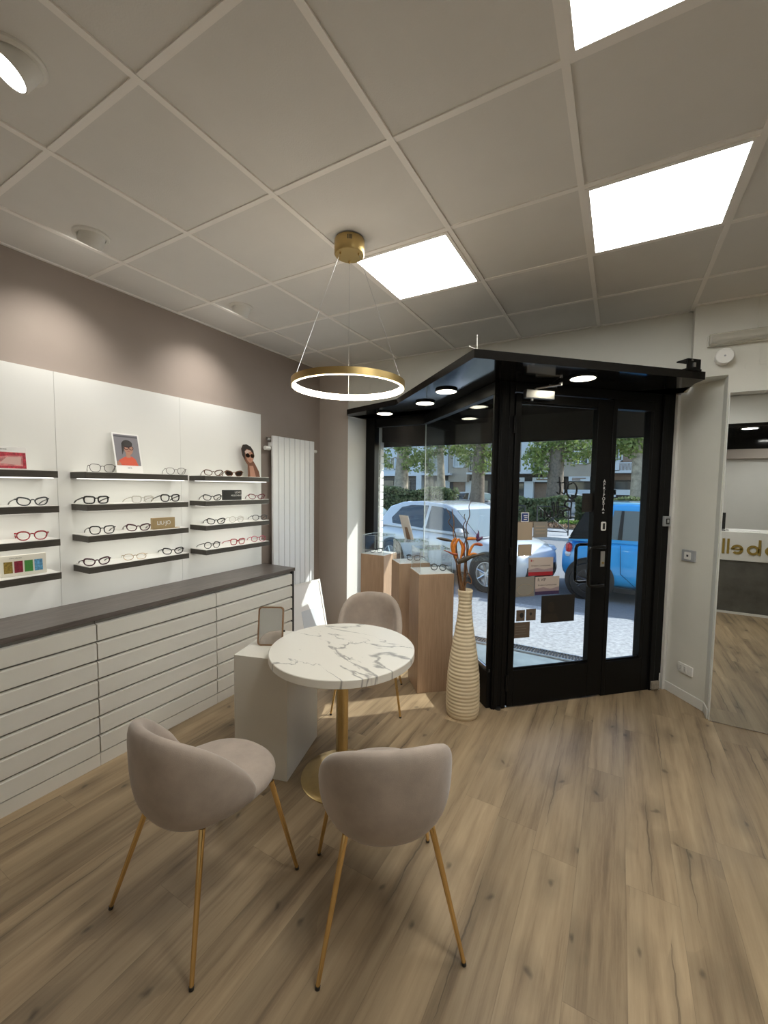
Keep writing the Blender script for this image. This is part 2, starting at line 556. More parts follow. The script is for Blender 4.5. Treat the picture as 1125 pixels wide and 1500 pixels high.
# ceiling: tiles with a T-bar grid, modules of 0.6 m
struct('ceiling', MB().box((XL - .2, YB - .2, CEIL + .006), (XR + .2, 3.2, CEIL + .12)), 'tile')
g = MB()
x = -0.0
for k in range(0, 11):
    g.box((k * .6 - .0125, YB, CEIL - .001), (k * .6 + .0125, 2.956, CEIL + .007))
for k in range(-4, 5):
    ys = k * .6
    for j in range(-1, 10):
        xa = max(XL, j * .6 + .0125); xb = min(XR, j * .6 + .5875)
        g.box((xa, ys - .0125, CEIL + .0005), (xb, ys + .0125, CEIL + .007))
g.box((XL, 2.932, CEIL - .001), (3.01, 2.956, CEIL + .007)).box((3.01, 2.826, CEIL - .001), (XR, 2.85, CEIL + .007))
g.box((XL, YB, CEIL - .001), (XL + .02, 2.94, CEIL + .007))
struct('trim_1', g, 'grid')
# dropped bulkhead over the reception, only seen in the mirror
b = MB()
b.box((3.35, -.95, 2.56), (XR, -.87, CEIL - .003), 0)
b.box((3.35, YB, 2.52), (XR, -.87, 2.56), 1)
b.box((3.35, YB, 2.30), (XR, YB + .02, 2.56), 1)
b.box((3.35, YB, 2.17), (XR, YB + .10, 2.32), 2)
struct('trim_2', b, ['white_paint', 'black_gloss', 'pillar'])


# ------------------------------------------------------------------ ceiling lights
def led_panel(i, j, label):
    r = empty('ceiling_light_panel', (i * .6 + .3, j * .6 + .3, CEIL), 0, label, 'ceiling light', 'square light panels in the ceiling')
    f = MB()
    for (a, c) in (((-.287, -.287), (.287, -.270)), ((-.287, .270), (.287, .287)), ((-.287, -.270), (-.270, .270)), ((.270, -.270), (.287, .270))):
        f.box((*a, -.006), (*c, .006))
    f.build('frame', 'grid', r)
    MB().box((-.270, -.270, -.003), (.270, .270, .004)).build('diffuser', 'panel_light', r)


led_panel(2, 2, 'square lit ceiling panel beside the gold pendant lamp, the smallest in view')
led_panel(4, 2, 'square lit ceiling panel right of the pendant, whole and nearer the right wall')
led_panel(4, 0, 'square lit ceiling panel cut off by the top edge of the photo')
led_panel(6, 0, 'square lit ceiling panel in front of the reception desk, right of the photo')


def downlight(x, y, aim, label, on=1.0):
    r = empty('ceiling_spotlight', (x, y, CEIL), 0, label, 'spotlight', 'round adjustable spotlights along the display wall')
    MB().lathe([(.084, .006), (.084, -.002), (.078, -.007), (.066, -.006), (.062, .004), (.062, .006)], 40).build('trim_ring', 'white_plastic', r)
    d = Vector(aim).normalized()
    q = Vector((0, 0, -1)).rotation_difference(d).to_matrix().to_4x4()
    off = Matrix.Translation((0, 0, -.012))
    h = MB(); h.M = off @ q
    h.lathe([(0, .05), (.058, .05), (.058, -.030), (.056, -.034), (.052, -.034), (.052, -.028)], 36)
    h.build('lamp_head', 'white_plastic', r)
    e = MB(); e.M = off @ q
    e.lathe([(0, -.030), (.0525, -.030)], 36)
    e.build('lens', 'lamp_light', r)
    ld = bpy.data.lights.new('spot_beam', 'SPOT')
    ld.energy = 11 * on; ld.spot_size = math.radians(95); ld.spot_blend = 0.9; ld.shadow_soft_size = 0.045
    ld.color = (1.0, 0.96, 0.89)
    lo = bpy.data.objects.new('spot_beam', ld); COL.objects.link(lo)
    lo.parent = r
    lo.location = Vector((0, 0, -.012)) + d * .04
    lo.rotation_mode = 'QUATERNION'; lo.rotation_quaternion = d.to_track_quat('-Z', 'Y')


downlight(.926, -.218, (-.15, -.40, -.70), 'tilted round spotlight with its lit face showing at the left photo edge')
downlight(.133, .37, (-.50, .0, -.80), 'tilted round spotlight in the ceiling above the middle display bay')
downlight(.133, 1.36, (-.50, .0, -.80), 'small far round spotlight in the ceiling, nearest the radiator')

# ------------------------------------------------------------------ pendant ring lamp over the table
PX, PY, PZ = 1.307, 1.044, 2.185
pend = empty('pendant_lamp', (PX, PY, CEIL), 0, 'gold ring pendant lamp with a lit inner edge hanging over the round table', 'pendant lamp')
zz = PZ - CEIL
MB().lathe([(0, 0), (.076, 0), (.079, -.006), (.079, -.072), (.075, -.078), (0, -.078)], 48).build('ceiling_rose', 'brass_soft', pend)
sl = MB()
for k in range(4):
    a = math.atan2(CAM.y - PY, CAM.x - PX) + (k - 1.5) * .085
    sl.M = Matrix.Rotation(a, 4, 'Z')
    sl.box((.0785, -.0022, -.035), (.0797, .0022, -.014))
sl.build('vent_slots', 'black_plastic', pend)
R_ = .303
MB().lathe([(R_ - .004, zz + .018), (R_, zz + .018), (R_, zz - .016), (R_ - .012, zz - .016), (R_ - .012, zz - .012), (R_ - .005, zz - .012), (R_ - .004, zz + .018)], 96).build('ring', 'brass_soft', pend, sharp=30)
MB().lathe([(R_ - .005, zz + .016), (R_ - .014, zz + .015), (R_ - .014, zz - .018), (R_ - .005, zz - .018)], 96).build('light_strip', 'ring_light', pend)
ca = math.atan2(CAM.y - PY, CAM.x - PX)
for k, da in enumerate((PI, PI / 3, -PI / 3)):
    a = ca + da
    p0 = (.055 * math.cos(a), .055 * math.sin(a), -.078)
    p1 = ((R_ - .005) * math.cos(a), (R_ - .005) * math.sin(a), zz + .018)
    c = MB().tube([p0, p1], .0011, 6)
    cab = c.build('cable', 'steel', pend)
    c2 = MB(); c2.M = Matrix.Translation(p0); c2.lathe([(0, -.012), (.004, -.012), (.005, 0), (0, 0)], 10)
    c2.build('cable_grip', 'brass_soft', pend)

# round downlights set in the dark soffit over the reception
for x_, y_, lb in ((4.15, -1.15, 'round lamp in the dark soffit over the reception desk, nearer the mirror'), (4.75, -1.7, 'round lamp in the dark soffit over the reception desk, nearer the back wall')):
    q = empty('soffit_lamp', (x_, y_, 2.52), 0, lb, 'ceiling light', 'round lamps in the reception soffit')
    MB().lathe([(.10, 0), (.10, -.006), (.088, -.008), (.086, -.003)], 36).build('trim_ring', 'white_plastic', q)
    MB().lathe([(0, -.004), (.087, -.004)], 36).build('diffuser', emit('soffit lamp', (1, .98, .93), 22.0) if 'soffit' not in M else M['soffit'], q)
# ------------------------------------------------------------------ display wall on the left
PAN = -.34                                                      # face of the white panels
ys = [-.437, .371, 1.179, 2.0]
pl = ['large white wall panel cut off by the left photo edge', 'large white wall panel behind the middle shelves with the portrait', 'large white wall panel nearest the radiator']
for k in range(3):
    o = MB().box((XL + .001, ys[k] + .0007, .892), (PAN, ys[k + 1] - .0007, 2.30)).build('wall_cladding', 'panel_white', bevel=.0006)
    tag(o, pl[k], 'wall panel', 'white wall panels of the display wall')

# drawer cabinets
CF_X = .035
cl = ['cream drawer cabinet cut off by the left photo edge', 'cream drawer cabinet between the other two, behind the near left chair', 'cream drawer cabinet nearest the radiator, half hidden by the white plinth']
for k in range(3):
    y0, y1 = ys[k] + (.012 if k else .01), ys[k + 1] + .012
    y1 = 2.012 if k == 2 else y1
    r = empty('drawer_cabinet', (CF_X, y0, 0), 0, cl[k], 'cabinet', 'drawer cabinets under the long worktop')
    w = y1 - y0
    MB().box((-.37, .002, .075), (-.024, w - .002, .862)).build('carcass', 'groove', r)
    MB().box((-.37, .001, 0), (-.002, w - .001, .073)).build('plinth_board', 'lacquer', r)
    for j in range(7):
        z0 = .080 + j * .1105
        d = MB()
        # front with a bevelled finger grip along its top edge
        prof = [(-.022, z0), (0, z0), (0, z0 + .091), (-.014, z0 + .097), (-.022, z0 + .097)]
        va = [(p[0], .003, p[1]) for p in prof] + [(p[0], w - .003, p[1]) for p in prof]
        n = len(prof)
        d.add(va, [tuple(range(n)), tuple(range(2 * n - 1, n - 1, -1))] + [((i + 1) % n, i, n + i, n + (i + 1) % n) for i in range(n)])
        d.build('drawer', 'lacquer', r, bevel=.001, smooth=False)
    if k == 2:
        e = MB().box((-.37, w, .0), (.0, w + .022, .862))
        for j in range(7):
            z0 = .080 + j * .1105
            e.box((-.02, w - .004, z0 + .096), (.001, w + .0005, z0 + .108))  # black blocks stand in for the shadow at each drawer gap end
        e.build('side_panel', 'black_edge_shade', r)
o = MB().box((PAN - .02, -.440, .863), (CF_X + .008, 2.04, .892)).build('worktop', 'worktop', bevel=.0015)
tag(o, 'long dark wood worktop running over the cream drawer cabinets', 'worktop')

# shelves
SH_Z = [1.712, 1.517, 1.328, 1.138]
SH_X = -.15
bays = [(-.365, .298), (.440, 1.104), (1.250, 1.915)]
bn = ['left bay', 'middle bay', 'right bay']
rown = ['top', 'second', 'third', 'lowest']
carry = [['under the pink printed card', 'under black cat-eye glasses', 'under dark red glasses', 'under the card of four colour swatches'],
         ['under the framed portrait', 'under three pairs of glasses, one clear', 'under the gold case', 'just above the worktop'],
         ['under the sunhat portrait', 'under the black case', 'under the clear round glasses', 'under red and pink glasses']]
for bi, (y0, y1) in enumerate(bays):
    for k, z in enumerate(SH_Z):
        r = empty('wall_shelf', (PAN, y0, z), 0, '%s dark-edged shelf of the %s, %s' % (rown[k], bn[bi], carry[bi][k]), 'shelf', 'wall shelves of the display wall')
        w, dp, t = y1 - y0, SH_X - PAN, .040
        MB().box((0, 0, -t), (dp, w, -.003)).build('shelf_board', 'shelf_dark', r)
        MB().box((0, .004, -.003), (dp - .004, w - .004, 0)).build('shelf_top', 'shelf_white', r)
        MB().box((.05, .012, -t - (.005 if k == 0 else .002)), (.165, w - .012, -t + .001)).build('light_strip', 'strip_light', r)

# ------------------------------------------------------------------ spectacles
def superell(a, b, n, k=26, tilt=0.0, flat=0.0):
    pts = []
    for j in range(k):
        t = 2 * PI * j / k
        c, s = math.cos(t), math.sin(t)
        x = a * math.copysign(abs(c) ** (2 / n), c)
        z = b * math.copysign(abs(s) ** (2 / n), s)
        z += tilt * x * (1 if z > 0 else .25)          # lifts the outer top corner
        if z < 0:
            x *= 1 - flat * abs(z) / b                 # narrows toward the bottom
        pts.append((x, z))
    return pts


GL = {}
def gmat(name, col, rough=.25, metal=0.0):
    if name not in GL:
        GL[name] = mat('spectacle ' + name, col, rough, metal)
    return GL[name]


gmat('black', (.012, .010, .010)); gmat('charcoal', (.05, .055, .06)); gmat('tortoise', (.10, .045, .02)); gmat('burgundy', (.16, .015, .03))
gmat('red', (.35, .03, .04)); gmat('pink', (.45, .08, .13)); gmat('clear', (.55, .53, .47), .2); gmat('gold', (.55, .40, .22), .25, .8)
gmat('brown', (.14, .06, .03)); gmat('plum', (.07, .02, .03)); gmat('dark_metal', (.06, .05, .05), .3, .7)
M['dark_lens'] = mat('dark sunglass lens', (.02, .012, .008), .08)
SHAPES = {'rect': (.0265, .019, 4.0, .05, .12), 'cat': (.027, .0185, 3.0, .22, .25), 'round': (.0245, .0225, 2.1, 0, 0), 'square': (.026, .0215, 3.4, .06, .18), 'panto': (.0255, .021, 2.5, .05, .2), 'oval': (.026, .018, 2.2, .05, 0)}


def spectacles(loc, rz, shape, colour, label, thick=.0027, temple=None, sun=False, tagged=False, group='spectacles on the display wall', pitch=0, folded=False):
    """front faces local +x, width along y"""
    r = empty('spectacles', loc, rz, label, 'glasses', group)
    a, b, n, tilt, flat = SHAPES[shape]
    a *= 1.05; b *= 1.08
    m = GL[colour]
    thick *= 1.2
    mt = GL[temple] if temple else m
    cy = a + .0095
    zc = b + thick
    f = MB()
    for s in (-1, 1):
        pts = [(-.0035 * ((s * cy + s * x) / .06) ** 2, s * (cy + x), zc + z) for x, z in superell(a, b, n, 28, tilt, flat)]
        rr = [thick * (1.35 if p[2] > zc + b * .5 and thick > .002 else 1.0) for p in pts]
        f.tube(pts, rr, 6, closed=True)
        f.tube([(-.002, s * (cy + a), zc + b * .62), (-.006, s * (cy + a + .006), zc + b * .66), (-.012, s * (cy + a + .0075), zc + b * .64)], thick * 1.15, 6)
    f.tube([(0, -.0105, zc + b * .30), (.002, -.004, zc + b * .52), (.002, .004, zc + b * .52), (0, .0105, zc + b * .30)], thick * .95, 6)
    f.build('frame_front', m, r)
    for s in (-1, 1):
        le = MB()
        pts = [(-.0035 * ((s * cy + s * x) / .06) ** 2, s * (cy + x), zc + z) for x, z in superell(a, b, n, 28, tilt, flat)]
        le.add(pts, [tuple(range(28))] if s > 0 else [tuple(range(27, -1, -1))])
        le.build('lens', 'dark_lens' if sun else 'lens', r)
        y = s * (cy + a + .0075)
        zt = zc + b * .64
        t = MB()
        hz = thick * .8 + .0004
        t.tube([(-.010, y, zt), (-.05, y, zt * .80), (-.095, y * .98, zt * .56), (-.115, y * .96, zt * .36), (-.138, y * .93, hz + .0005)], [thick * 1.1, thick, thick, thick * 1.2, thick * .9], 6)
        t.build('temple', mt, r)
    if tagged:
        tg = MB()
        y = -(cy + a + .004)
        tg.tube([(-.02, y, zc + b * .4), (.012, y - .004, .004), (.022, y - .006, -.006), (.022, y - .006, -.012)], .0005, 4)
        tg.box((.0215, y - .012, -.036), (.0222, y, -.012))
        tg.build('price_tag', 'paper', r)
    return r


def sp(bay_row, u0, u1, rz, shape, colour, label, x=-.185, **k):
    z = SH_Z[bay_row - 1]
    v = 690 if bay_row == 1 else 735 if bay_row == 2 else 775 if bay_row == 3 else 815
    ya, yb = at_x(u0, v, x).y, at_x(u1, v, x).y
    return spectacles((x, (ya + yb) / 2, z), math.radians(rz), shape, colour, label, **k)


sp(2, 27, 68, -4, 'cat', 'charcoal', 'charcoal cat-eye glasses alone on the second shelf of the left bay')
sp(3, 22, 70, -18, 'panto', 'red', 'dark red hexagonal glasses alone on the third shelf of the left bay', thick=.0026)
sp(1, 135, 165, -20, 'square', 'dark_metal', 'thin dark wire glasses left of the framed portrait on the top shelf', thick=.0014, tagged=True)
sp(1, 245, 270, -22, 'panto', 'dark_metal', 'thin dark wire glasses right of the framed portrait on the top shelf', thick=.0014)
sp(2, 124, 158, -4, 'rect', 'black', 'thick black rectangular glasses at the left end of the middle bay second shelf', thick=.0033)
sp(2, 195, 223, -6, 'rect', 'clear', 'clear pale glasses between two black pairs on the middle bay second shelf', thick=.0022)
sp(2, 237, 262, -6, 'square', 'black', 'black glasses at the right end of the middle bay second shelf', thick=.0032)
sp(3, 133, 166, -14, 'square', 'black', 'black square glasses left on the shelf with the gold case', thick=.0026)
sp(3, 188, 217, -20, 'cat', 'plum', 'dark cat-eye glasses just left of the gold case', thick=.0031)
sp(4, 123, 160, -14, 'cat', 'plum', 'dark plum glasses at the left end of the middle bay lowest shelf', thick=.0031, tagged=False)
sp(4, 182, 213, -24, 'oval', 'gold', 'thin pale gold glasses in the middle of the middle bay lowest shelf', thick=.0016)
sp(4, 240, 267, -20, 'cat', 'black', 'black glasses at the right end of the middle bay lowest shelf', thick=.003)
sp(1, 301, 324, -26, 'cat', 'tortoise', 'brown tortoiseshell glasses at the left of the right bay top shelf', thick=.0026)
sp(1, 331, 354, -30, 'cat', 'brown', 'dark brown sunglasses beside the sunhat portrait on the top shelf', thick=.0030, sun=True)
sp(2, 299, 323, -24, 'cat', 'black', 'black cat-eye glasses left of the black case', thick=.0028, tagged=True)
sp(2, 366, 386, -30, 'cat', 'burgundy', 'burgundy glasses right of the black case', thick=.0026)
sp(3, 305, 328, -26, 'cat', 'black', 'black cat-eye glasses at the left of the right bay third shelf', thick=.0030, tagged=True)
sp(3, 335, 358, -14, 'round', 'clear', 'clear beige round glasses in the middle of the right bay third shelf', thick=.0018)
sp(3, 370, 391, -26, 'panto', 'charcoal', 'grey glasses at the right end of the right bay third shelf', thick=.0022)
sp(4, 299, 323, -12, 'round', 'black', 'black round glasses at the left of the right bay lowest shelf', thick=.0024)
sp(4, 338, 359, -10, 'square', 'red', 'dark red square glasses in the middle of the right bay lowest shelf', thick=.0028)
sp(4, 368, 389, -28, 'round', 'pink', 'pink round glasses at the right end of the right bay lowest shelf', thick=.0024)


# ------------------------------------------------------------------ cards, cases and portraits on the shelves
M['skin'] = mat('printed skin tone', (.42, .21, .14), .5)
M['hair'] = mat('printed dark hair', (.02, .014, .012), .5)
M['coral'] = mat('printed coral cloth', (.62, .085, .035), .5)
M['photo_grey'] = mat('printed grey backdrop', (.20, .19, .21), .5)
M['photo_dark'] = mat('printed dark stripe', (.07, .07, .08), .5)
M['lips'] = mat('printed lips', (.35, .09, .08), .5)
M['auburn'] = mat('printed auburn hair', (.16, .06, .03), .5)
M['hatgrey'] = mat('printed pale forehead', (.55, .42, .36), .5)

# framed portrait: local x to the viewer's right, front faces local -y, leaning back
def leaning(name, loc, rz, label, cat, tilt):
    r = empty(name, loc, rz, label, cat)
    r.rotation_euler = (math.radians(-tilt), 0, rz)
    return r


RZ = PI / 2                                                    # local -y -> +x, local x -> +y
por = leaning('portrait_card', (-.255, .755, SH_Z[0] + .001), RZ, 'white card with a photo of a woman in an orange top and glasses', 'picture card', 12)
MB().box((-.088, 0, 0), (.088, .004, .272)).build('card', 'paper', por, bevel=.001)
MB().box((-.078, -.0006, .052), (.078, .0002, .262)).box((-.078, -.0009, .244), (.078, -.0004, .254), 1).build('photo_backdrop', ['photo_grey', 'photo_dark'], por)
p = MB()
p.slab([(-.078, .052), (-.060, .088), (-.02, .112), (.022, .114), (.044, .098), (.060, .052)], -.0016, -.0008, 0)
p.build('printed_top', 'coral', por)
p = MB()
p.slab([(-.012, .105), (.014, .105), (.016, .14), (-.014, .14)], -.0017, -.0012, 0)
p.ell(.008, .166, .029, .040, -.0022, -.0014, 0)
p.slab([(-.076, .052), (-.074, .080), (-.060, .075), (-.048, .052)], -.0022, -.0014, 0)
p.slab([(-.006, .148), (.014, .146), (.010, .150), (0, .151)], -.0026, -.002, 1)
p.build('printed_face', ['skin', 'lips'], por)
p = MB()
p.ell(.002, .200, .034, .026, -.003, -.0022, 0)
p.slab([(-.034, .205), (-.020, .20), (-.024, .155), (-.036, .125)], -.003, -.0022, 0)
p.build('printed_hair', 'hair', por)
p = MB()
for cx in (-.006, .025):
    p.tube([(cx + .014 * math.cos(t * PI / 8), -.003, .172 + .012 * math.sin(t * PI / 8)) for t in range(16)], .0016, 5, closed=True)
p.build('printed_glasses', gmat('plum', (.07, .02, .03)), por)
t = text_mb(MB(), 'mì·t', .017, .0003); t2 = MB(); t2.M = Matrix.Translation((0, -.0008, .036)); t2.add(t.v, t.f)
t2.build('caption', gmat('charcoal', ()), por)
MB().slab([(-.012, .06), (.012, .06), (.012, 0), (-.012, 0)], .004, .006).build('easel_strut', 'paper', por)

han = leaning('portrait_cutout', (-.235, 1.792, SH_Z[0] + .001), RZ, 'cut-out portrait of a woman in a dark sunhat and sunglasses', 'picture card', 10)
p = MB()
p.slab([(-.045, 0), (.095, 0), (.09, .05), (.055, .12), (.035, .15), (.06, .19), (.055, .24), (.03, .275), (-.015, .292), (-.055, .285), (-.078, .25), (-.075, .19), (-.05, .14), (-.03, .11), (-.035, .06)], 0, .004)
p.build('card', 'auburn', han)
p = MB(); p.slab([(-.075, .19), (-.078, .25), (-.055, .285), (-.015, .292), (.03, .275), (.055, .24), (.06, .19), (.047, .215), (.02, .245), (-.025, .25), (-.048, .225), (-.05, .15)], -.0008, 0)
p.build('printed_hat', 'hair', han)
p = MB(); p.ell(.002, .185, .040, .058, -.0014, -.0006, 0); p.slab([(-.015, .10), (.028, .10), (.045, .0), (-.02, .0)], -.0012, -.0004, 0)
p.slab([(-.012, .150), (.016, .150), (.002, .158)], -.002, -.001, 1); p.slab([(-.036, .20), (.03, .235), (-.02, .245), (-.045, .225)], -.0018, -.0008, 2)
p.build('printed_face', ['skin', 'lips', 'hatgrey'], han)
p = MB(); p.ell(-.018, .192, .024, .019, -.0026, -.0014); p.ell(.032, .190, .022, .018, -.0026, -.0014)
p.build('printed_sunglasses', 'dark_lens', han)
MB().slab([(-.01, .10), (.01, .10), (.01, 0), (-.01, 0)], .004, .007).build('easel_strut', 'paper', han)

# pink printed card, top shelf of the left bay
M['pinkprint'] = mat('pink marbled print', (.62, .22, .22), .5, noise=(30, .6))
M['redprint'] = mat('red marbled print', (.42, .02, .04), .5, noise=(70, .7))
M['lenspink'] = mat('printed pale pink lens', (.66, .42, .38), .5)
cd1 = leaning('printed_card', (-.20, .075, SH_Z[0] + .001), RZ, 'pink and red printed card standing on the top shelf at the left photo edge', 'picture card', 5)
MB().box((-.15, 0, 0), (.105, .006, .118)).build('card', 'paper', cd1, bevel=.001)
MB().box((-.148, -.0006, .004), (.100, 0, .090)).build('print', 'pinkprint', cd1)
p = MB()
p.slab([(-.148, .088), (.100, .088), (.100, .074), (.02, .070), (-.04, .058), (-.075, .070), (-.148, .074)], -.001, -.0004)
p.slab([(-.148, .004), (.100, .004), (.100, .016), (.03, .018), (-.02, .016), (-.06, .018), (-.148, .016)], -.001, -.0004)
p.slab([(-.05, .018), (-.018, .018), (-.026, .038), (-.042, .038)], -.001, -.0004)
p.slab([(.086, .016), (.100, .016), (.100, .074), (.086, .074)], -.001, -.0004)
p.build('printed_frame', 'redprint', cd1)
for P in ([(-.012, .03), (.075, .022), (.08, .066), (.02, .064)], [(-.06, .03), (-.145, .022), (-.148, .066), (-.09, .064)]):
    p = MB(); p.slab(P, -.0012, -.0006); p.build('printed_lens', 'lenspink', cd1)
t = text_mb(MB(), 'VARIATIONS IN ACETATE', .0085, .0003, spacing=1.05); t2 = MB(); t2.M = Matrix.Translation((-.03, -.0008, .104)); t2.add(t.v, t.f); t2.build('caption', 'black_plastic', cd1)

cd2 = leaning('swatch_block', (-.205, .150, SH_Z[3] + .001), RZ - .10, 'clear-edged card with gold, red, green and blue swatches on the lowest left shelf', 'picture card', 4)
M['cardcream'] = mat('cream card', (.72, .69, .60), .5)
MB().box((-.098, 0, 0), (.098, .018, .112)).build('card', 'cardcream', cd2, bevel=.002)
for k, (c, nm) in enumerate((((.25, .17, .03), 'gold'), ((.20, .01, .03), 'wine'), ((.05, .22, .04), 'green'), ((.10, .30, .50), 'blue'))):
    MB().box((-.085 + k * .043, -.0008, .018), (-.049 + k * .043, 0, .080)).build('swatch', mat('swatch ' + nm, c, .4, noise=(90, .55 if k != 2 else .1)), cd2)
t = text_mb(MB(), 'colour collection', .0075, .0003); t2 = MB(); t2.M = Matrix.Translation((-.035, -.0008, .097)); t2.add(t.v, t.f); t2.build('caption', gmat('charcoal', ()), cd2)

M['goldbox'] = mat('gold card case', (.40, .29, .15), .35, .45)
cs = empty('gold_case', (-.195, .945, SH_Z[2]), RZ, 'gold case lettered in white on the third shelf of the middle bay', 'case')
MB().box((-.086, .0, .004), (.082, .022, .078)).build('case_body', 'goldbox', cs, bevel=.002)
MB().box((-.086, -.012, 0), (.112, .03, .004)).build('base_plate', 'goldbox', cs)
t = text_mb(MB(), 'LIU·JO', .040, .0004, spacing=.92); t2 = MB(); t2.M = Matrix.Translation((-.002, -.0006, .041)); t2.add(t.v, t.f); t2.build('lettering', 'paper', cs)
cs = empty('black_case', (-.195, 1.545, SH_Z[1]), RZ - .12, 'black case with white lettering on the second shelf of the right bay', 'case')
MB().box((-.085, 0, 0), (.085, .024, .082)).build('case_body', 'black_plastic', cs, bevel=.002)
t2 = MB()
for s, x_, z_, sz in (('LOVE', .048, .062, .024), ('MOSCHINO', .035, .036, .019)):
    t = text_mb(MB(), s, sz, .0004); t2.M = Matrix.Translation((x_, -.0006, z_)); t2.add(t.v, t.f)
t2.build('lettering', 'paper', cs)
# ------------------------------------------------------------------ velvet chairs
def S(t, e=.90):
    return math.copysign(abs(t) ** e, t)


def shell_pt(phi, t, off=0.0):
    """outer surface of the wrap-round back; phi from the rear, t from bottom to rim"""
    pm = math.radians(98)
    k = abs(phi) / pm
    zt = .520 + .251 * max(0.0, 1 - k ** 2.6) ** .80
    zb = .402 + .022 * k * k
    s = .60 + .385 * (1 - (1 - t) ** 3.6) + .015 * t
    g = t ** 1.55
    a = .252 * s - off
    b = .250 * s - off
    return (a * S(math.sin(phi)), -.015 - b * S(math.cos(phi)), zb + (zt - zb) * g)


def back_mesh():
    mb = MB()
    pm = math.radians(98)
    rows = []
    nphi = 41
    for i in range(nphi):
        phi = -pm + 2 * pm * i / (nphi - 1)
        k = abs(phi) / pm
        th = .060 * (1 - .25 * k)
        prof = []
        ts = [0, .10, .22, .36, .52, .68, .84, .95]
        for t in ts:
            prof.append(shell_pt(phi, t))
        rim = shell_pt(phi, 1.0)
        mid = shell_pt(phi, 1.0, th * .5)
        prof.append((shell_pt(phi, 1.0, th * .16)[0], shell_pt(phi, 1.0, th * .16)[1], rim[2] + .004))
        prof.append((mid[0], mid[1], mid[2] + .016))
        prof.append((shell_pt(phi, 1.0, th * .86)[0], shell_pt(phi, 1.0, th * .86)[1], rim[2] + .002))
        for t in reversed(ts):
            q = shell_pt(phi, t, th * (1 if t > .3 else .55 + t * 1.5))
            prof.append((q[0], q[1], q[2] + (.012 if t < .2 else 0)))
        rows.append(prof)
    # rounded ends
    def shrink(row, f, dphi):
        c = sum((Vector(p) for p in row), Vector()) / len(row)
        d = Vector((0, .012 * dphi, 0))
        return [tuple(c + (Vector(p) - c) * f + d) for p in row]
    rows = [shrink(rows[0], .55, 1.4), shrink(rows[0], .88, .8)] + rows + [shrink(rows[-1], .88, .8), shrink(rows[-1], .55, 1.4)]
    n0 = len(mb.v)
    mb.grid(rows, closed_u=True)
    nc = len(rows[0])
    mb.add(rows[0], [tuple(range(nc))])
    mb.add(rows[-1], [tuple(range(nc - 1, -1, -1))])
    return mb


def seat_mesh():
    mb = MB()
    rings = []
    n = 40
    prof = [(.02, .398), (.35, .398), (.66, .402), (.86, .414), (.97, .436), (1.0, .456), (.965, .476), (.87, .488), (.62, .494), (.3, .497), (.02, .498)]
    for r, z in prof:
        ring = []
        for j in range(n):
            a = 2 * PI * j / n
            x = .225 * S(math.cos(a), .86)
            y = .038 + .236 * S(math.sin(a), .86)
            ring.append((x * r, .032 + (y - .032) * r, z - .006 * (1 if y > .1 and r > .6 else 0)))
        rings.append(ring)
    mb.grid(rings, closed_u=True)
    mb.add(rings[0], [tuple(range(n - 1, -1, -1))])
    mb.add(rings[-1], [tuple(range(n))])
    return mb


def make_chair():
    r = empty('velvet_chair')
    back_mesh().build('backrest', 'velvet', r, subsurf=1, sharp=180)
    seat_mesh().build('seat', 'velvet', r, subsurf=1, sharp=180)
    for sx in (-1, 1):
        for (ty, by, tx) in ((-.135, -.25, .155), (.165, .25, .185)):
            top = (sx * tx, ty, .425)
            bot = (sx * .25, by, .006)
            l = MB()
            d = Vector(top) - Vector(bot)
            l.tube([bot, Vector(bot) + d * .5, top], [.0075, .0095, .0115], 14)
            leg = l.build('leg', 'brass_shiny', r)
            f = MB()
            f.tube([(bot[0] * 1.002, bot[1] * 1.002, 0), Vector(bot) + d * .010], [.0085, .009], 12)
            f.build('foot_cap', 'black_plastic', leg)
    return r


chair = make_chair()
chairs = [((1.205, .215, 0), -1.0, 'greige velvet chair on gold legs nearest the drawer cabinets, seen from its side'),
          ((1.848, .520, 0), 38.0, 'greige velvet chair on gold legs nearest the viewer, with its back turned'),
          ((.973, 1.834, 0), 206.3, 'greige velvet chair behind the marble table, facing the viewer')]
for i, (loc, rz, lb) in enumerate(chairs):
    o = chair if i == 0 else copy_tree(chair)
    o.location = loc
    o.rotation_euler = (0, 0, math.radians(rz))
    tag(o, lb, 'chair', 'velvet chairs around the round table')

# ------------------------------------------------------------------ round table
tb = empty('round_table', (1.29, 1.03, 0), 0, 'round white marble table on a gold pedestal', 'table')
MB().lathe([(0, .706), (.398, .706), (.401, .709), (.401, .745), (.398, .748), (0, .748)], 96).build('tabletop', 'marble', tb)
MB().lathe([(.0, .0), (.228, .0), (.230, .004), (.226, .008), (.12, .016), (.06, .024), (.040, .034), (.036, .05), (0, .05)], 72).build('base', 'brass', tb, sharp=50)
MB().lathe([(0, .045), (.034, .045), (.034, .690), (0, .690)], 40).build('column', 'brass', tb)
MB().lathe([(0, .688), (.12, .688), (.12, .707), (0, .707)], 40).build('mounting_plate', 'black_metal', tb)

# ------------------------------------------------------------------ white plinth with the little standing mirror
ang = math.atan2(.741 - .832, .752 - 1.06) - PI
pl_ = empty('display_plinth', (1.06, .832, 0), ang, 'plain white square plinth between the marble table and the cabinets', 'plinth')
MB().box((-.325, 0, 0), (0, .435, .69)).build('plinth_body', 'lacquer', pl_, bevel=.002)
mr = empty('table_mirror', (.826, .938, .691), math.radians(22), 'small wood-framed standing mirror on the white plinth', 'mirror')
mr.rotation_euler = (math.radians(-10), 0, math.radians(30))
M['mir_wood'] = mat('brown wood frame', (.26, .15, .08), .4)


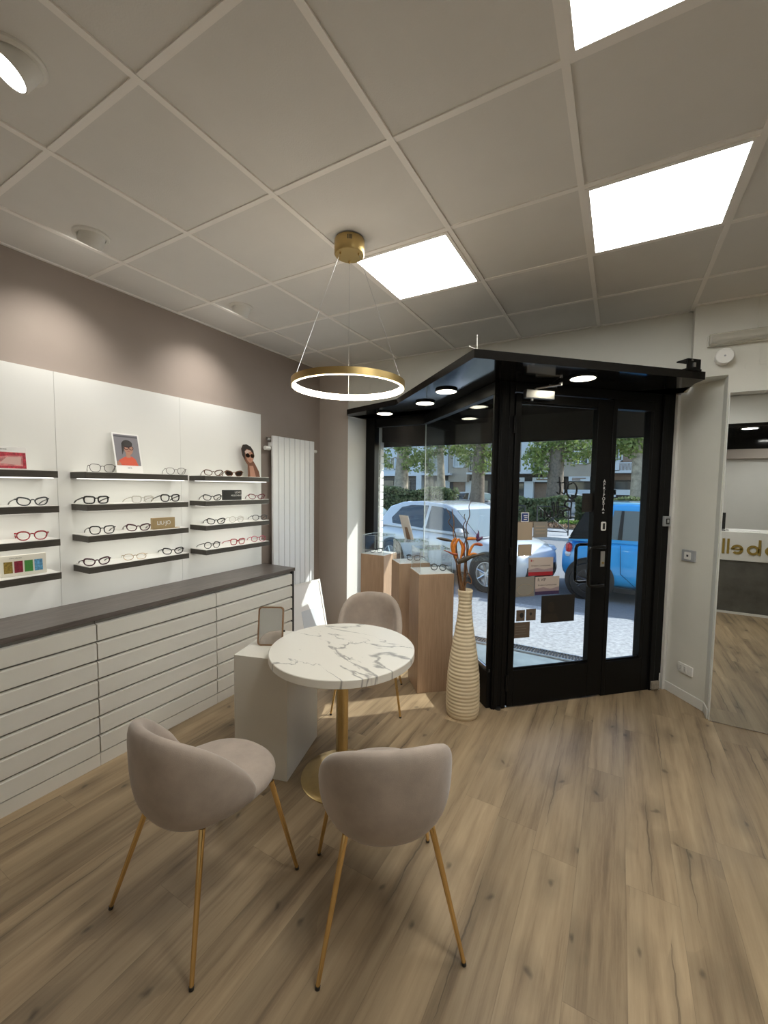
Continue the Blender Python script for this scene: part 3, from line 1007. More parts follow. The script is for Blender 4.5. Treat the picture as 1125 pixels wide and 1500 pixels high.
def rrect(x0, z0, x1, z1, r, n=5):
    pts = []
    for cx, cz, a0 in ((x1 - r, z0 + r, -PI / 2), (x1 - r, z1 - r, 0), (x0 + r, z1 - r, PI / 2), (x0 + r, z0 + r, PI)):
        for k in range(n + 1):
            a = a0 + PI / 2 * k / n
            pts.append((cx + r * math.cos(a), cz + r * math.sin(a)))
    return pts


f = MB()
o1, i1 = rrect(-.076, 0, .076, .228, .022), rrect(-.0675, .0085, .0675, .2195, .015)
n = len(o1)
for y in (0, .014):
    f.add([(p[0], y, p[1]) for p in o1] + [(p[0], y, p[1]) for p in i1], [((j, (j + 1) % n, n + (j + 1) % n, n + j) if y == 0 else (j, n + j, n + (j + 1) % n, (j + 1) % n)) for j in range(n)])
f.add([(p[0], 0, p[1]) for p in o1] + [(p[0], .014, p[1]) for p in o1], [((j + 1) % n, j, n + j, n + (j + 1) % n) for j in range(n)])
f.add([(p[0], 0, p[1]) for p in i1] + [(p[0], .014, p[1]) for p in i1], [(j, (j + 1) % n, n + (j + 1) % n, n + j) for j in range(n)])
f.build('frame', 'mir_wood', mr)
MB().slab(i1, .003, .011).build('mirror_glass', 'mirror', mr)
MB().tube([(.045, .013, .10), (.06, .05, .055), (.065, .07, .016)], .004, 8).build('stand_leg', 'mir_wood', mr)
MB().tube([(-.045, .013, .10), (-.045, .05, .055), (-.045, .07, .016)], .004, 8).build('stand_leg', 'mir_wood', mr)
MB().tube([(.074, .007, .085), (.086, .007, .085)], .006, 10).build('hinge_knob', 'black_plastic', mr)

# ------------------------------------------------------------------ radiator and leaning frame
rd = empty('radiator', (-.30, 2.10, .60), 0, 'tall white flat-panel radiator on the wall behind the cabinets', 'radiator')
w, zr = .62, 1.515
for k in range(8):
    MB().box((-.012, k * w / 8 + .003, 0), (.012, (k + 1) * w / 8 - .003, zr)).build('panel', 'rad', rd, bevel=.004)
MB().box((-.052, .0, .06), (-.012, w, .10)).box((-.052, 0, zr - .10), (-.012, w, zr - .06)).build('header_pipe', 'rad', rd)
v = MB(); v.tube([(-.03, 0, zr - .03), (-.03, -.035, zr - .03)], .016, 12); v.build('valve', 'steel', rd)
v = MB(); v.tube([(-.03, 0, zr - .12), (-.03, -.06, zr - .12)], .020, 14); v.build('valve_cap', 'white_plastic', rd)
v = MB(); v.tube([(-.03, w, zr - .10), (-.03, w + .075, zr - .10)], .018, 14); v.build('bleed_cap', 'white_plastic', rd)
w2 = MB(); w2.box((-.088, .1, .25), (-.05, .16, .28)).box((-.088, .46, .25), (-.05, .52, .28)).box((-.088, .1, 1.3), (-.05, .16, 1.33)).box((-.088, .46, 1.3), (-.05, .52, 1.33)); w2.build('wall_bracket', 'rad', rd)

pf = empty('framed_board', (-.10, 2.36, 0.0), RZ, 'white framed board leaning on the floor below the radiator', 'picture frame')
pf.rotation_euler = (math.radians(-13.0), 0, math.radians(84))
MB().box((-.20, .006, .012), (.33, .014, .63)).build('board', 'paper', pf)
f = MB()
f.box((-.215, 0, 0), (-.195, .02, .645)).box((.325, 0, 0), (.345, .02, .645)).box((-.195, 0, 0), (.325, .02, .02)).box((-.195, 0, .625), (.325, .02, .645))
f.build('frame', 'white_plastic', pf)
MB().slab([(.02, .13), (.20, .13), (.20, .36), (.02, .36)], .0045, .0065).build('print', mat('pale grey print', (.62, .66, .70), .6), pf)

# ------------------------------------------------------------------ oak pedestals with clear covers
def pedestal(loc, rz, lb, lb2, sx=.29, sy=.285, h=.958, cover=.185):
    r = empty('oak_pedestal', loc, rz, lb, 'pedestal', 'oak pedestals in the shop window')
    MB().box((0, 0, 0), (sx, sy, h)).build('pedestal_body', 'oak', r, bevel=.0015)
    MB().box((.006, .006, h - .001), (sx - .006, sy - .006, h + .003)).build('top_sheet', 'shelf_white', r)
    c = empty('display_cover', (0, 0, 0), rz, lb2, 'display cover', 'clear covers on the oak pedestals')
    c.location = Vector(loc) + Vector((0, 0, h + .0035))
    t, i = .004, .012
    x0, y0, x1, y1 = i, i, sx - i, sy - i
    MB().box((x0, y0, 0), (x1, y0 + t, cover)).build('front_pane', 'acrylic', c)
    MB().box((x0, y1 - t, 0), (x1, y1, cover)).build('back_pane', 'acrylic', c)
    MB().box((x0, y0 + t, 0), (x0 + t, y1 - t, cover)).build('side_pane', 'acrylic', c)
    MB().box((x1 - t, y0 + t, 0), (x1, y1 - t, cover)).build('side_pane', 'acrylic', c)
    MB().box((x0, y0, cover), (x1, y1, cover + t)).build('top_pane', 'acrylic', c)
    e = MB()
    for (xx, yy) in ((x0, y0), (x1, y0), (x0, y1), (x1, y1)):
        e.box((xx - .0012, yy - .0012, 0), (xx + .0012, yy + .0012, cover))
    for yy in (y0, y1):
        e.box((x0, yy - .0012, cover + t), (x1, yy + .0012, cover + t + .002))
    for xx in (x0, x1):
        e.box((xx - .0012, y0, cover + t), (xx + .0012, y1, cover + t + .002))
    e.build('edges', 'acrylic_edge', c)
    return r


A45 = math.atan2(.191, .220)
pedestal((1.262, 2.099, 0), A45, 'oak pedestal nearest the viewer, beside the ribbed vase', 'clear box over round black glasses on the front pedestal')
pedestal((.926, 2.41, 0), A45 + .06, 'oak pedestal in the middle of the three, behind the front one', 'clear box over square black glasses on the middle pedestal', sx=.29, sy=.25)
pedestal((.334, 2.70, 0), 0.0, 'oak pedestal at the far left, beside the sunlit window reveal', 'clear box over glasses on the far left pedestal', sx=.268, sy=.27)
zt = .958 + .0038
G3 = 'spectacles on the oak pedestals'
spectacles((1.335, 2.315, zt), math.radians(-75), 'round', 'black', 'round black glasses under the front pedestal cover', thick=.0030, group=G3)
spectacles((.965, 2.615, zt), math.radians(-85), 'square', 'black', 'black glasses under the middle pedestal cover', thick=.0030, group=G3)
spectacles((.455, 2.80, zt), math.radians(-60), 'panto', 'charcoal', 'grey glasses under the far left pedestal cover', thick=.0022, group=G3)
# picture easel seen from behind, standing on the middle cover
es = empty('picture_easel', (.90, 2.66, .958 + .0035 + .193), math.radians(128), 'white picture card seen from behind, on top of the middle clear box', 'picture card')
es.rotation_euler = (math.radians(-17), 0, math.radians(150))
MB().box((-.075, 0, 0), (.075, .005, .235)).build('card', 'paper', es)
MB().slab([(-.018, .12), (.018, .12), (.030, 0), (-.030, 0)], .006, .012).build('easel_strut', 'mir_wood', es)
MB().box((-.066, -.001, .02), (.066, 0, .222)).build('photo', 'photo_grey', es)
p = MB(); p.ell(0, .14, .028, .038, -.002, -.001, 0); p.slab([(-.06, .03), (-.03, .10), (.03, .10), (.06, .03)], -.0016, -.001, 1)
p.build('printed_portrait', ['skin', 'coral'], es)

# ------------------------------------------------------------------ ribbed floor vase with branches and flowers
VX, VY = 1.668, 2.010
vs_ = empty('floor_vase', (VX, VY, 0), 0, 'tall cream ribbed floor vase beside the black door post', 'vase')
ctrl = [(0, .110), (.06, .119), (.18, .118), (.30, .112), (.42, .098), (.52, .083), (.62, .066), (.70, .055), (.77, .048), (.83, .045), (.88, .048), (.915, .053)]


def vr(z):
    for (z0, r0), (z1, r1) in zip(ctrl, ctrl[1:]):
        if z <= z1:
            t = (z - z0) / (z1 - z0); t = t * t * (3 - 2 * t) * .35 + t * .65
            return r0 + (r1 - r0) * t
    return ctrl[-1][1]


prof = [(0, 0), (.108, 0)]
nr = 34
for k in range(nr):
    z0 = .006 + k * .885 / nr
    dz = .885 / nr
    for q in range(5):
        z = z0 + dz * q / 5
        prof.append((vr(z) + .0042 * math.sin(PI * q / 5) - .001, z))
prof += [(vr(.895), .893), (.053, .900), (.054, .912), (.050, .916), (.046, .912), (.040, .80), (.03, .6), (0, .6)]
MB().lathe(prof, 56).build('vase_body', 'vase', vs_, sharp=60)
M['twig'] = mat('brown twig', (.085, .045, .026), .6, noise=(40, .3))
M['twig_tan'] = mat('tan twig', (.24, .12, .05), .6, noise=(40, .3))
M['orange'] = mat('orange bract', (.62, .20, .025), .55, noise=(20, .25))
M['rust'] = mat('rust bract', (.33, .065, .02), .55, noise=(20, .25))
M['olive'] = mat('dark bract', (.055, .040, .022), .5, noise=(20, .3))
M['violet'] = mat('dark violet petal', (.09, .03, .09), .5)
# directions in the picture plane at the vase: right r_, up z
r_ = Vector((_r.x, _r.y, 0)).normalized(); f_ = Vector((_f.x, _f.y, 0)).normalized()
GRP = 'stems standing in the ribbed vase'


def vp(u, v, dep=0.0):
    """a point over the vase: the vertical plane through its axis, moved dep metres away from the room"""
    n = f_
    d = ray(u, v)
    t = ((Vector((VX, VY, 0)) - CAM).dot(n) + dep) / d.dot(n)
    return CAM + d * t - Vector((VX, VY, 0))


def smooth_path(pts, k=6):
    out = []
    P = [pts[0]] + list(pts) + [pts[-1]]
    for i in range(1, len(P) - 2):
        for j in range(k):
            t = j / k
            a, b, c, d = P[i - 1], P[i], P[i + 1], P[i + 2]
            out.append(.5 * ((2 * b) + (c - a) * t + (2 * a - 5 * b + 4 * c - d) * t * t + (3 * b - a - 3 * c + d) * t ** 3))
    out.append(P[-2])
    return out


def twig(uv, dep, mtl, lb, r0=.0055, r1=.0025):
    r = empty('dried_branch', (VX, VY, 0), 0, lb, 'branch', GRP)
    pts = [Vector((r_ * ((uv[0][0] - 677) / 320) * .35) + Vector((0, 0, .74)))] + [vp(u, v, dep * i / len(uv)) for i, (u, v) in enumerate(uv)]
    pts = smooth_path(pts, 5)
    n = len(pts)
    MB().tube(pts, [r0 + (r1 - r0) * i / (n - 1) for i in range(n)], 7).build('branch_stem', mtl, r)
    return r


twig([(674, 866), (669, 830), (668, 790), (664, 775), (657, 765), (660, 757), (653, 744)], .04, 'twig', 'long dark curly branch leaning left out of the vase, its tip the furthest left', .006)
twig([(676, 866), (672, 826), (667, 795), (664, 782), (665, 768), (664, 758), (662, 746)], -.02, 'twig_tan', 'tan curly branch with a hooked tip, just right of the leftmost branch')
twig([(681, 866), (681, 830), (680, 800), (684, 786), (683, 770), (688, 755), (687, 742), (690, 735)], .03, 'twig', 'tallest wavy dark branch rising straight from the vase')
twig([(678, 866), (683, 826), (686, 800), (681, 787), (679, 770), (682, 763), (680, 757), (681, 753)], .00, 'twig', 'shorter wavy dark branch beside the tallest one', .005)
twig([(680, 866), (684, 853), (690, 855), (690, 848), (685, 838), (683, 825), (679, 812)], -.04, 'twig_tan', 'curly branch looping out low over the vase rim', .0045)


def blade(path, widths, mb, m, up=Vector((0, 0, 1)), th=.006):
    """a pointed leaf or bract along a path, lens shaped in section"""
    pts = smooth_path([Vector(p) for p in path], 4)
    n = len(pts)
    rows = []
    for i, p in enumerate(pts):
        t = (pts[min(i + 1, n - 1)] - pts[max(i - 1, 0)]).normalized()
        s = t.cross(f_).normalized()
        k = i / (n - 1) * (len(widths) - 1)
        a = int(min(k, len(widths) - 2)); w = widths[a] + (widths[a + 1] - widths[a]) * (k - a)
        nn = t.cross(s).normalized()
        h = min(th, w * .5)
        rows.append([tuple(p + s * w), tuple(p + s * w * .5 + nn * h), tuple(p + nn * h * 1.2), tuple(p - s * w * .5 + nn * h), tuple(p - s * w), tuple(p - s * w * .5 - nn * h), tuple(p - nn * h * 1.2), tuple(p + s * w * .5 - nn * h)])
    mb.grid(rows, m, closed_u=True)


def flower(stem, dep, blades, lb):
    r = empty('bird_of_paradise', (VX, VY, 0), 0, lb, 'flower', GRP)
    pts = smooth_path([Vector((0, 0, .74)) + r_ * ((stem[0][0] - 677) / 900)] + [vp(u, v, dep * i / (len(stem) - 1)) for i, (u, v) in enumerate(stem)], 4)
    MB().tube(pts, .0048, 7).build('stem', 'twig_tan', r)
    for nm, uvs, ws, mt in blades:
        mb = MB()
        blade([vp(u, v, dep) for u, v in uvs], ws, mb, 0)
        mb.build(nm, mt, r)


flower([(676, 866), (671, 832), (665, 815), (664, 800)], -.035, [
    ('bract', [(664, 793), (655, 791), (645, 789), (639, 788)], [.004, .011, .010, .0015], 'olive'),
    ('petal', [(664, 812), (662, 800), (664, 792), (668, 788)], [.006, .011, .010, .003], 'orange'),
    ('petal', [(668, 818), (665, 806), (667, 797), (672, 790), (676, 800)], [.006, .011, .010, .009, .003], 'orange')], 'orange flower whose dark pointed bract reaches furthest left')
flower([(679, 866), (674, 836), (675, 818), (678, 806)], -.06, [
    ('petal', [(675, 818), (678, 804), (676, 796), (672, 789)], [.006, .012, .010, .003], 'orange'),
    ('petal', [(677, 815), (680, 804), (678, 797), (674, 792)], [.005, .010, .009, .003], 'rust'),
    ('bract', [(670, 812), (665, 812), (658, 809), (650, 806)], [.008, .008, .005, .0015], 'rust')], 'orange and rust flower upright in the middle of the bunch')
flower([(679, 866), (680, 842), (681, 826), (687, 812)], -.09, [
    ('petal', [(686, 820), (688, 808), (692, 800), (696, 796)], [.006, .010, .009, .003], 'orange'),
    ('bract', [(694, 798), (699, 797), (704, 798), (707, 799)], [.006, .011, .011, .004], 'rust')], 'orange flower bending right with a short rust bract')
flower([(677, 866), (672, 840), (672, 826), (674, 818)], -.11, [
    ('bract', [(670, 824), (680, 820), (692, 815), (710, 811)], [.012, .020, .012, .002], 'olive'),
    ('petal', [(686, 818), (690, 812), (695, 811), (700, 812)], [.004, .008, .007, .002], 'orange')], 'dark green pointed bract reaching right across the bunch')
flower([(681, 866), (683, 832), (684, 805), (683, 792)], .02, [
    ('petal', [(683, 790), (688, 789), (694, 789), (698, 789)], [.008, .011, .010, .006], 'orange'),
    ('petal', [(698, 792), (701, 790), (705, 788), (707, 786)], [.010, .014, .010, .003], 'violet'),
    ('petal', [(699, 790), (700, 784), (701, 780), (700, 777)], [.012, .011, .005, .0015], 'violet')], 'flower with a dark violet head at the upper right of the bunch')
# ------------------------------------------------------------------ black shop front
D0 = Vector((1.908, 2.259, 0))
TH = math.atan2(.6921, .7218)
Wd = lambda: empty('door_1', D0, TH, kind='structure')
dr = Wd()
f = MB()
f.box((-.116, -.02, 0), (0.0, .085, 2.40))                     # corner post
f.box((-.105, -.026, 0), (-.075, -.02, 2.40)).box((-.045, -.026, 0), (-.012, -.02, 2.40))
f.box((0.0, -.03, 2.335), (1.24, .035, 2.40))
f.box((1.225, -.03, 0), (1.425, .05, 2.40)).box((1.30, -.045, 0), (1.345, -.03, 2.40))
f.build('frame', 'black_metal', dr, bevel=.003)
lf = MB()
lf.box((.004, -.028, .012), (.052, .028, 2.325)).box((.705, -.028, .012), (.838, .028, 2.325))
lf.box((.052, -.028, .012), (.705, .028, .285)).box((.052, -.028, 2.262), (.705, .028, 2.325))
leaf = lf.build('door_leaf', 'black_metal', dr, bevel=.003)
MB().box((.052, -.003, .285), (.705, .003, 2.262)).build('pane', 'glass', leaf)
b = MB()
for (x0, z0, x1, z1) in ((.052, .285, .705, .300), (.052, 2.250, .705, 2.262)):
    b.box((x0, -.014, z0), (x1, -.003, z1))
b.build('glazing_bead', 'black_metal', leaf)
for k in (.20, 1.15, 2.10):
    MB().tube([(-.006, -.036, k - .06), (-.006, -.036, k + .06)], .011, 12).build('hinge', 'black_metal', leaf)


def pull(y, s):
    h = MB()
    z0, z1, xa, xb = .905, 1.205, .638, .775
    pts = [(xb, y * .4, z0), (xb, y, z0), (xb - .03, y, z0), (xa + .03, y, z0), (xa + .008, y, z0 + .008), (xa, y, z0 + .03), (xa, y, z1 - .03), (xa + .008, y, z1 - .008), (xa + .03, y, z1), (xb - .03, y, z1), (xb, y, z1), (xb, y * .4, z1)]
    h.tube(pts, .0125, 12)
    return h.build('pull_handle', 'black_gloss', leaf)


pull(-.072, 1); pull(.072, -1)
MB().box((.778, -.036, 1.045), (.815, -.028, 1.165)).build('lock_plate', 'steel', leaf, bevel=.002)
c = MB(); c.M = Matrix.Translation((.797, -.036, 1.075)) @ Matrix.Rotation(PI / 2, 4, 'X'); c.lathe([(0, 0), (.009, 0), (.009, .006), (0, .006)], 16); c.build('key_cylinder', 'brass_soft', leaf)
# side light
sl_ = empty('window_3', D0, TH, kind='structure')
f = MB()
f.box((.840, -.03, 0), (.878, .035, 2.335)).box((.878, -.03, 0), (1.225, .035, .275)).box((.878, -.03, 2.262), (1.225, .035, 2.335)).box((1.195, -.03, .275), (1.225, .035, 2.262))
f.build('frame', 'black_metal', sl_, bevel=.003)
MB().box((.878, -.003, .275), (1.195, .003, 2.262)).build('pane', 'glass', sl_)
b = MB(); b.box((.878, -.016, .275), (1.195, -.003, .289)); b.build('glazing_bead', 'black_metal', sl_)

# glass 2: the side of the entrance recess
G0 = Vector((1.82, 2.183, 0))
T2 = math.atan2(.7218, -.6921)
w2_ = empty('window_2', G0, T2, kind='structure')
L2 = 1.515
f = MB()
f.box((.0, -.03, 0), (L2 - .02, .03, .278)).box((0, -.03, 2.312), (L2 - .02, .03, 2.40)).box((0, -.03, .278), (.02, .03, 2.312))
f.build('frame', 'black_metal', w2_, bevel=.003)
MB().box((.02, -.004, .278), (L2, .004, 2.312)).build('pane', 'glass', w2_)
b = MB(); b.box((.0, .004, .278), (L2, .016, .30)); b.build('glazing_bead', 'steel', w2_)
# glass 1: the street window
w1_ = empty('window_1', (.045, 3.28, 0), 0, kind='structure')
f = MB()
f.box((.002, -.05, 0), (.118, .05, 2.40)).box((.118, -.03, 0), (.735, .03, .278)).box((.118, -.03, 2.312), (.735, .03, 2.40))
f.build('frame', 'black_metal', w1_, bevel=.003)
MB().box((.118, -.004, .278), (.722, .004, 2.312)).build('pane', 'glass', w1_)
MB().box((.722, -.004, .278), (.730, .006, 2.312)).build('corner_seal', 'acrylic_edge', w1_)

# canopy: the flat black soffit over the shop front
poly = [(.015, 2.885), (.054, 2.835), (.765, 2.60), (1.83, 1.565), (3.073, 2.743), (3.03, 2.846), (2.985, 3.235), (2.985, 3.66), (.02, 3.66), (.05, 3.28)]
cn = empty('entrance_canopy', (0, 0, 0), 0, 'flat black angular canopy over the shop door and window', 'canopy')
MB().prism(poly, 2.40, 2.452).build('canopy_board', 'black_gloss', cn, smooth=False)
br = MB(); br.box((-.075, -.03, 0), (.05, .05, .012)).box((-.075, -.034, 0), (.035, -.024, .075)).box((-.075, -.03, .066), (.035, .05, .075))
bo = br.build('bracket', 'black_metal', cn); bo.location = (2.99, 2.70, 2.452); bo.rotation_euler = (0, 0, TH)
bb = MB(); bb.box((-.028, -.040, .022), (-.012, -.034, .05)).box((-.045, -.036, .062), (-.03, -.034, .068)); bb = bb.build('bolt', 'steel', bo)
hk = MB()
hk.tube([(1.835, 1.60, 2.452), (1.835, 1.60, 2.54)], .002, 6)
hk.tube([(1.835, 1.60, 2.455), (1.79, 1.585, 2.478)], .0022, 6)
hk.build('hook_wire', 'white_plastic', cn)
names = ['round canopy light furthest left, over the oak pedestals', 'round canopy light second from the left', 'round canopy light near the canopy corner, third from the left', 'round canopy light over the glass door']
for (x_, y_), lb in zip(((.475, 2.905), (1.060, 2.60), (1.394, 2.253), (2.352, 2.295)), names):
    q = empty('canopy_light', (x_, y_, 2.40), 0, lb, 'ceiling light', 'round lights under the black canopy')
    MB().lathe([(0, 0), (.086, 0), (.086, -.012), (.083, -.015), (.079, -.015), (.079, -.011)], 40).build('housing', 'black_metal', q)
    MB().lathe([(0, -.0145), (.0795, -.0145)], 40).build('diffuser', 'puck_light', q)

# door closer
clz = empty('door_closer', D0, TH, 'silver door closer with a folding arm above the glass door', 'door closer')
MB().box((.055, -.075, 2.285), (.285, -.030, 2.345)).build('closer_body', 'steel', clz, bevel=.004)
a = MB(); a.tube([(.145, -.052, 2.345), (.145, -.052, 2.358)], .010, 12); a.tube([(.145, -.055, 2.357), (.27, -.155, 2.372)], .0075, 8); a.tube([(.27, -.155, 2.365), (.27, -.155, 2.385)], .012, 12); a.tube([(.27, -.155, 2.380), (.30, -.02, 2.388)], .006, 8); a.box((.265, -.03, 2.380), (.335, -.01, 2.40))
a.build('arm', 'steel', clz)
a = MB(); a.tube([(.115, -.052, 2.285), (.115, -.052, 2.270)], .010, 12); a.build('valve_screw', 'steel', clz)

# small things on the door
def door_thing(name, lb, cat, group=None):
    return empty(name, D0, TH, lb, cat, group)


q = door_thing('push_button', 'white exit button on the black door stile below the vertical lettering', 'button')
MB().slab(rrect(.772, 1.325, .815, 1.395, .012), -.034, -.028).build('button_plate', 'white_plastic', q)
MB().slab(rrect(.783, 1.336, .804, 1.384, .006), -.036, -.034).build('button_key', 'black_plastic', q)
q = door_thing('door_lettering', 'white vertical lettering and arrow on the black door stile', 'lettering')
tm = MB()
for k, ch in enumerate('APRIPORTA'):
    t = text_mb(MB(), ch, .034, .0004)
    tm.M = Matrix.Translation((.786, -.0285, 1.706 - k * .0268)); tm.add(t.v, t.f)
tm.M = Matrix.Identity(4)
tm.slab([(.777, 1.464), (.788, 1.472), (.788, 1.456)], -.0290, -.0282).slab([(.788, 1.466), (.797, 1.466), (.797, 1.462), (.788, 1.462)], -.0290, -.0282)
tm.build('letters', 'paper', q)
q = door_thing('door_sensor', 'small silver magnetic contact at mid height on the right door frame', 'sensor')
MB().box((1.345, -.062, 1.355), (1.405, -.03, 1.435)).build('sensor_body', 'grey_plastic', q, bevel=.003)
MB().box((1.358, -.066, 1.372), (1.392, -.062, 1.418)).build('sensor_face', 'black_plastic', q)
MB().box((1.366, -.068, 1.385), (1.384, -.066, 1.41)).build('magnet', 'steel', q)
M['st_tan0'] = mat('beige plastic', (.30, .26, .21), .5, noise=(60, .25))
q = door_thing('junction_box', 'small beige box low on the right door frame by the floor', 'box')
MB().box((1.31, -.062, .012), (1.385, -.045, .080)).build('box_cover', 'st_tan0', q, bevel=.003)
c = MB(); c.tube([(1.395, -.05, .0), (1.395, -.05, .14)], .004, 8); c.build('cable', 'white_plastic', q)
q = door_thing('door_stop', 'small black door stop on the floor by the corner post', 'door stop')
q.location = D0 + Vector((-.03, -.06, 0)); MB().lathe([(0, 0), (.022, 0), (.02, .016), (0, .02)], 20).build('stop_pad', 'black_plastic', q)

M['st_tan'] = mat('tan sticker back', (.42, .33, .24), .6)
M['st_grey'] = mat('grey sticker back', (.27, .25, .22), .6)
M['st_brown'] = mat('brown sticker back', (.13, .095, .07), .6)
M['st_dark'] = mat('dark poster back', (.016, .014, .012), .5)
M['st_dark2'] = mat('dark poster figure', (.028, .021, .015), .5)
M['st_blue'] = mat('blue sticker', (.03, .06, .22), .5)
M['st_red'] = mat('red sticker band', (.38, .02, .03), .5)
M['st_purple'] = mat('dark purple sticker band', (.05, .03, .09), .5)
M['st_pale'] = mat('pale printed card', (.55, .47, .42), .5)
M['st_mauve'] = mat('mauve printed swoosh', (.33, .25, .27), .5)
M['ink'] = mat('black ink', (.012, .012, .014), .5)
SY0, SY1 = -.0046, -.0034


def sticker(s0, z0, s1, z1, m, lb, name='window_sticker'):
    q = door_thing(name, lb, 'sticker', 'stickers and cards on the door glass')
    MB().box((s0, SY0, z0), (s1, SY1, z1)).build('sheet', m, q, smooth=False)
    return q


def words(q, s, x, z, size, m='ink', sp=1.0, nm='print'):
    t = text_mb(MB(), s, size, .0002, spacing=sp); k = MB(); k.M = Matrix.Translation((x, SY0 - .0004, z)); k.add(t.v, t.f); return k.build(nm, m, q)


q = sticker(.090, 1.397, .155, 1.467, 'paper', 'small blue and white sticker, the highest on the door glass')
MB().box((.095, SY0 - .0006, 1.403), (.148, SY0, 1.461)).build('blue_field', 'st_blue', q)
MB().box((.110, SY0 - .0012, 1.440), (.142, SY0 - .0006, 1.447)).box((.116, SY0 - .0012, 1.426), (.142, SY0 - .0006, 1.432)).box((.112, SY0 - .0012, 1.412), (.138, SY0 - .0006, 1.419)).build('marks', 'paper', q)
sticker(.054, 1.262, .188, 1.394, 'st_tan', 'plain tan square sticker under the small blue one')
q = sticker(.197, 1.280, .316, 1.397, 'st_grey', 'grey square sticker right of the plain tan one')
for k in range(3):
    MB().box((.215, SY0 - .0004, 1.31 + k * .025), (.298, SY0, 1.316 + k * .025)).build('faint_line', 'st_tan', q)
sticker(.074, 1.143, .187, 1.230, 'st_tan', 'smaller tan sticker below the plain square one')
q = sticker(.166, .990, .377, 1.128, 'st_pale', 'pale card with a red band on the door glass')
MB().box((.166, SY0 - .0006, .990), (.377, SY0, 1.018)).build('red_band', 'st_red', q)
MB().slab([(.166, 1.018), (.166, 1.035), (.24, 1.05), (.30, 1.035), (.377, 1.048), (.377, 1.018)], SY0 - .0005, SY0).build('swoosh', 'st_mauve', q)
words(q, 'Struttura Convenzionata', .272, 1.066, .0165); words(q, 'rbm', .20, 1.104, .014, 'st_red')
MB().box((.184, SY0 - .0006, 1.098), (.192, SY0, 1.112)).build('logo_mark', 'st_red', q)
q = sticker(.229, .842, .437, .981, 'st_pale', 'pale card with a dark purple band and bold heading on the door glass')
MB().box((.229, SY0 - .0006, .842), (.437, SY0, .868)).build('purple_band', 'st_purple', q)
MB().slab([(.229, .868), (.229, .888), (.30, .90), (.36, .885), (.437, .90), (.437, .868)], SY0 - .0005, SY0).build('swoosh', 'st_mauve', q)
words(q, 'R VIP', .283, .956, .032); words(q, 'Struttura Convenzionata', .333, .916, .0165)
q = sticker(.066, .835, .222, .985, 'st_grey', 'grey sticker with an oval left of the bold-headed card')
o_ = MB()
pts = [(.144 + .066 * math.cos(2 * PI * k / 32), SY0 - .0006, .888 + .042 * math.sin(2 * PI * k / 32)) for k in range(32)]
o_.tube(pts, .0018, 5, closed=True); o_.build('oval_ring', 'st_tan', q)
q = sticker(.288, .621, .583, .832, 'st_dark', 'large black poster low on the door glass, seen from behind', 'window_poster')
p = MB(); p.ell(.375, .742, .030, .040, SY0 - .0006, SY0, 0); p.slab([(.30, .63), (.33, .69), (.42, .69), (.45, .63)], SY0 - .0005, SY0); p.build('faint_portrait', 'st_dark2', q)
q = sticker(.078, .650, .149, .734, 'st_brown', 'left one of the two small dark square stickers')
p = MB(); p.ell(.122, .694, .016, .020, SY0 - .0006, SY0, 0); p.build('disc_mark', 'ink', q); words(q, 'D', .098, .694, .020)
q = sticker(.160, .650, .243, .738, 'st_brown', 'right one of the two small dark square stickers')
p = MB(); p.ell(.20, .70, .010, .012, SY0 - .0006, SY0, 0); p.build('dot_mark', 'st_dark', q)
q = sticker(.055, .521, .195, .641, 'st_brown', 'brown sticker, the lowest on the door glass')
for k in range(4):
    MB().box((.075, SY0 - .0004, .55 + k * .02), (.165 - .01 * (k % 2), SY0, .5525 + k * .02)).build('faint_line', 'st_grey', q)
q = sticker(.612, 1.470, .705, 1.612, 'st_dark', 'black opening hours card beside the door stile, seen from behind')
for k in range(5):
    MB().box((.635, SY0 - .0004, 1.50 + k * .02), (.69, SY0, 1.503 + k * .02)).build('faint_line', 'st_dark2', q)
# handwriting style shop name on the outside of the glass: read from the street, so mirrored from in here
q = door_thing('shop_lettering', 'black handwritten style shop lettering on the door glass, mirrored from inside', 'lettering')


def stroke(pts, s0, z0, k, r=.0068):
    P = smooth_path([Vector((s0 - x * k, .0045, z0 + z * k)) for x, z in pts], 5)
    n = len(P)
    mb.tube(P, [r * (.55 + .6 * math.sin(PI * i / (n - 1))) for i in range(n)], 6)


mb = MB()
o_path = [(.45, .95), (.2, .98), (.0, .75), (-.02, .4), (.12, .08), (.40, 0), (.66, .22), (.72, .55), (.60, .85), (.35, .92)]
stroke(o_path, .563, 1.575, .118)
mb.build('letter_o', 'ink', q)
for xo in (.0, .42):
    mb = MB()
    stroke([(.18 + xo, 1.25), (.10 + xo, .75), (.05 + xo, .25), (.14 + xo, .02), (.36 + xo, .15)], .470, 1.604, .105)
    stroke([(-.08 + xo, .80), (.16 + xo, .84), (.38 + xo, .82)], .470, 1.604, .105, .0045)
    mb.build('letter_t', 'ink', q)
mb = MB(); stroke([(.1, 0), (.12, .5), (.1, 1.0), (.45, 1.05), (.55, .8), (.15, .55), (.62, .45), (.55, .1), (.05, -.02)], .535, 1.42, .125); mb.build('letter_b', 'ink', q)
lp = {'e': [(0, .25), (.25, .35), (.2, .52), (.05, .42), (.05, .12), (.3, .05)], 'l': [(0, .1), (.2, .6), (.24, 1.0), (.12, 1.0), (.08, .4), (.14, .03), (.3, .1)],
      'i': [(0, .1), (.08, .45), (.08, .05), (.22, .1)], 'n': [(0, .05), (.05, .42), (.07, .1), (.22, .42), (.28, .35), (.28, .05), (.42, .1)]}
s0 = .452
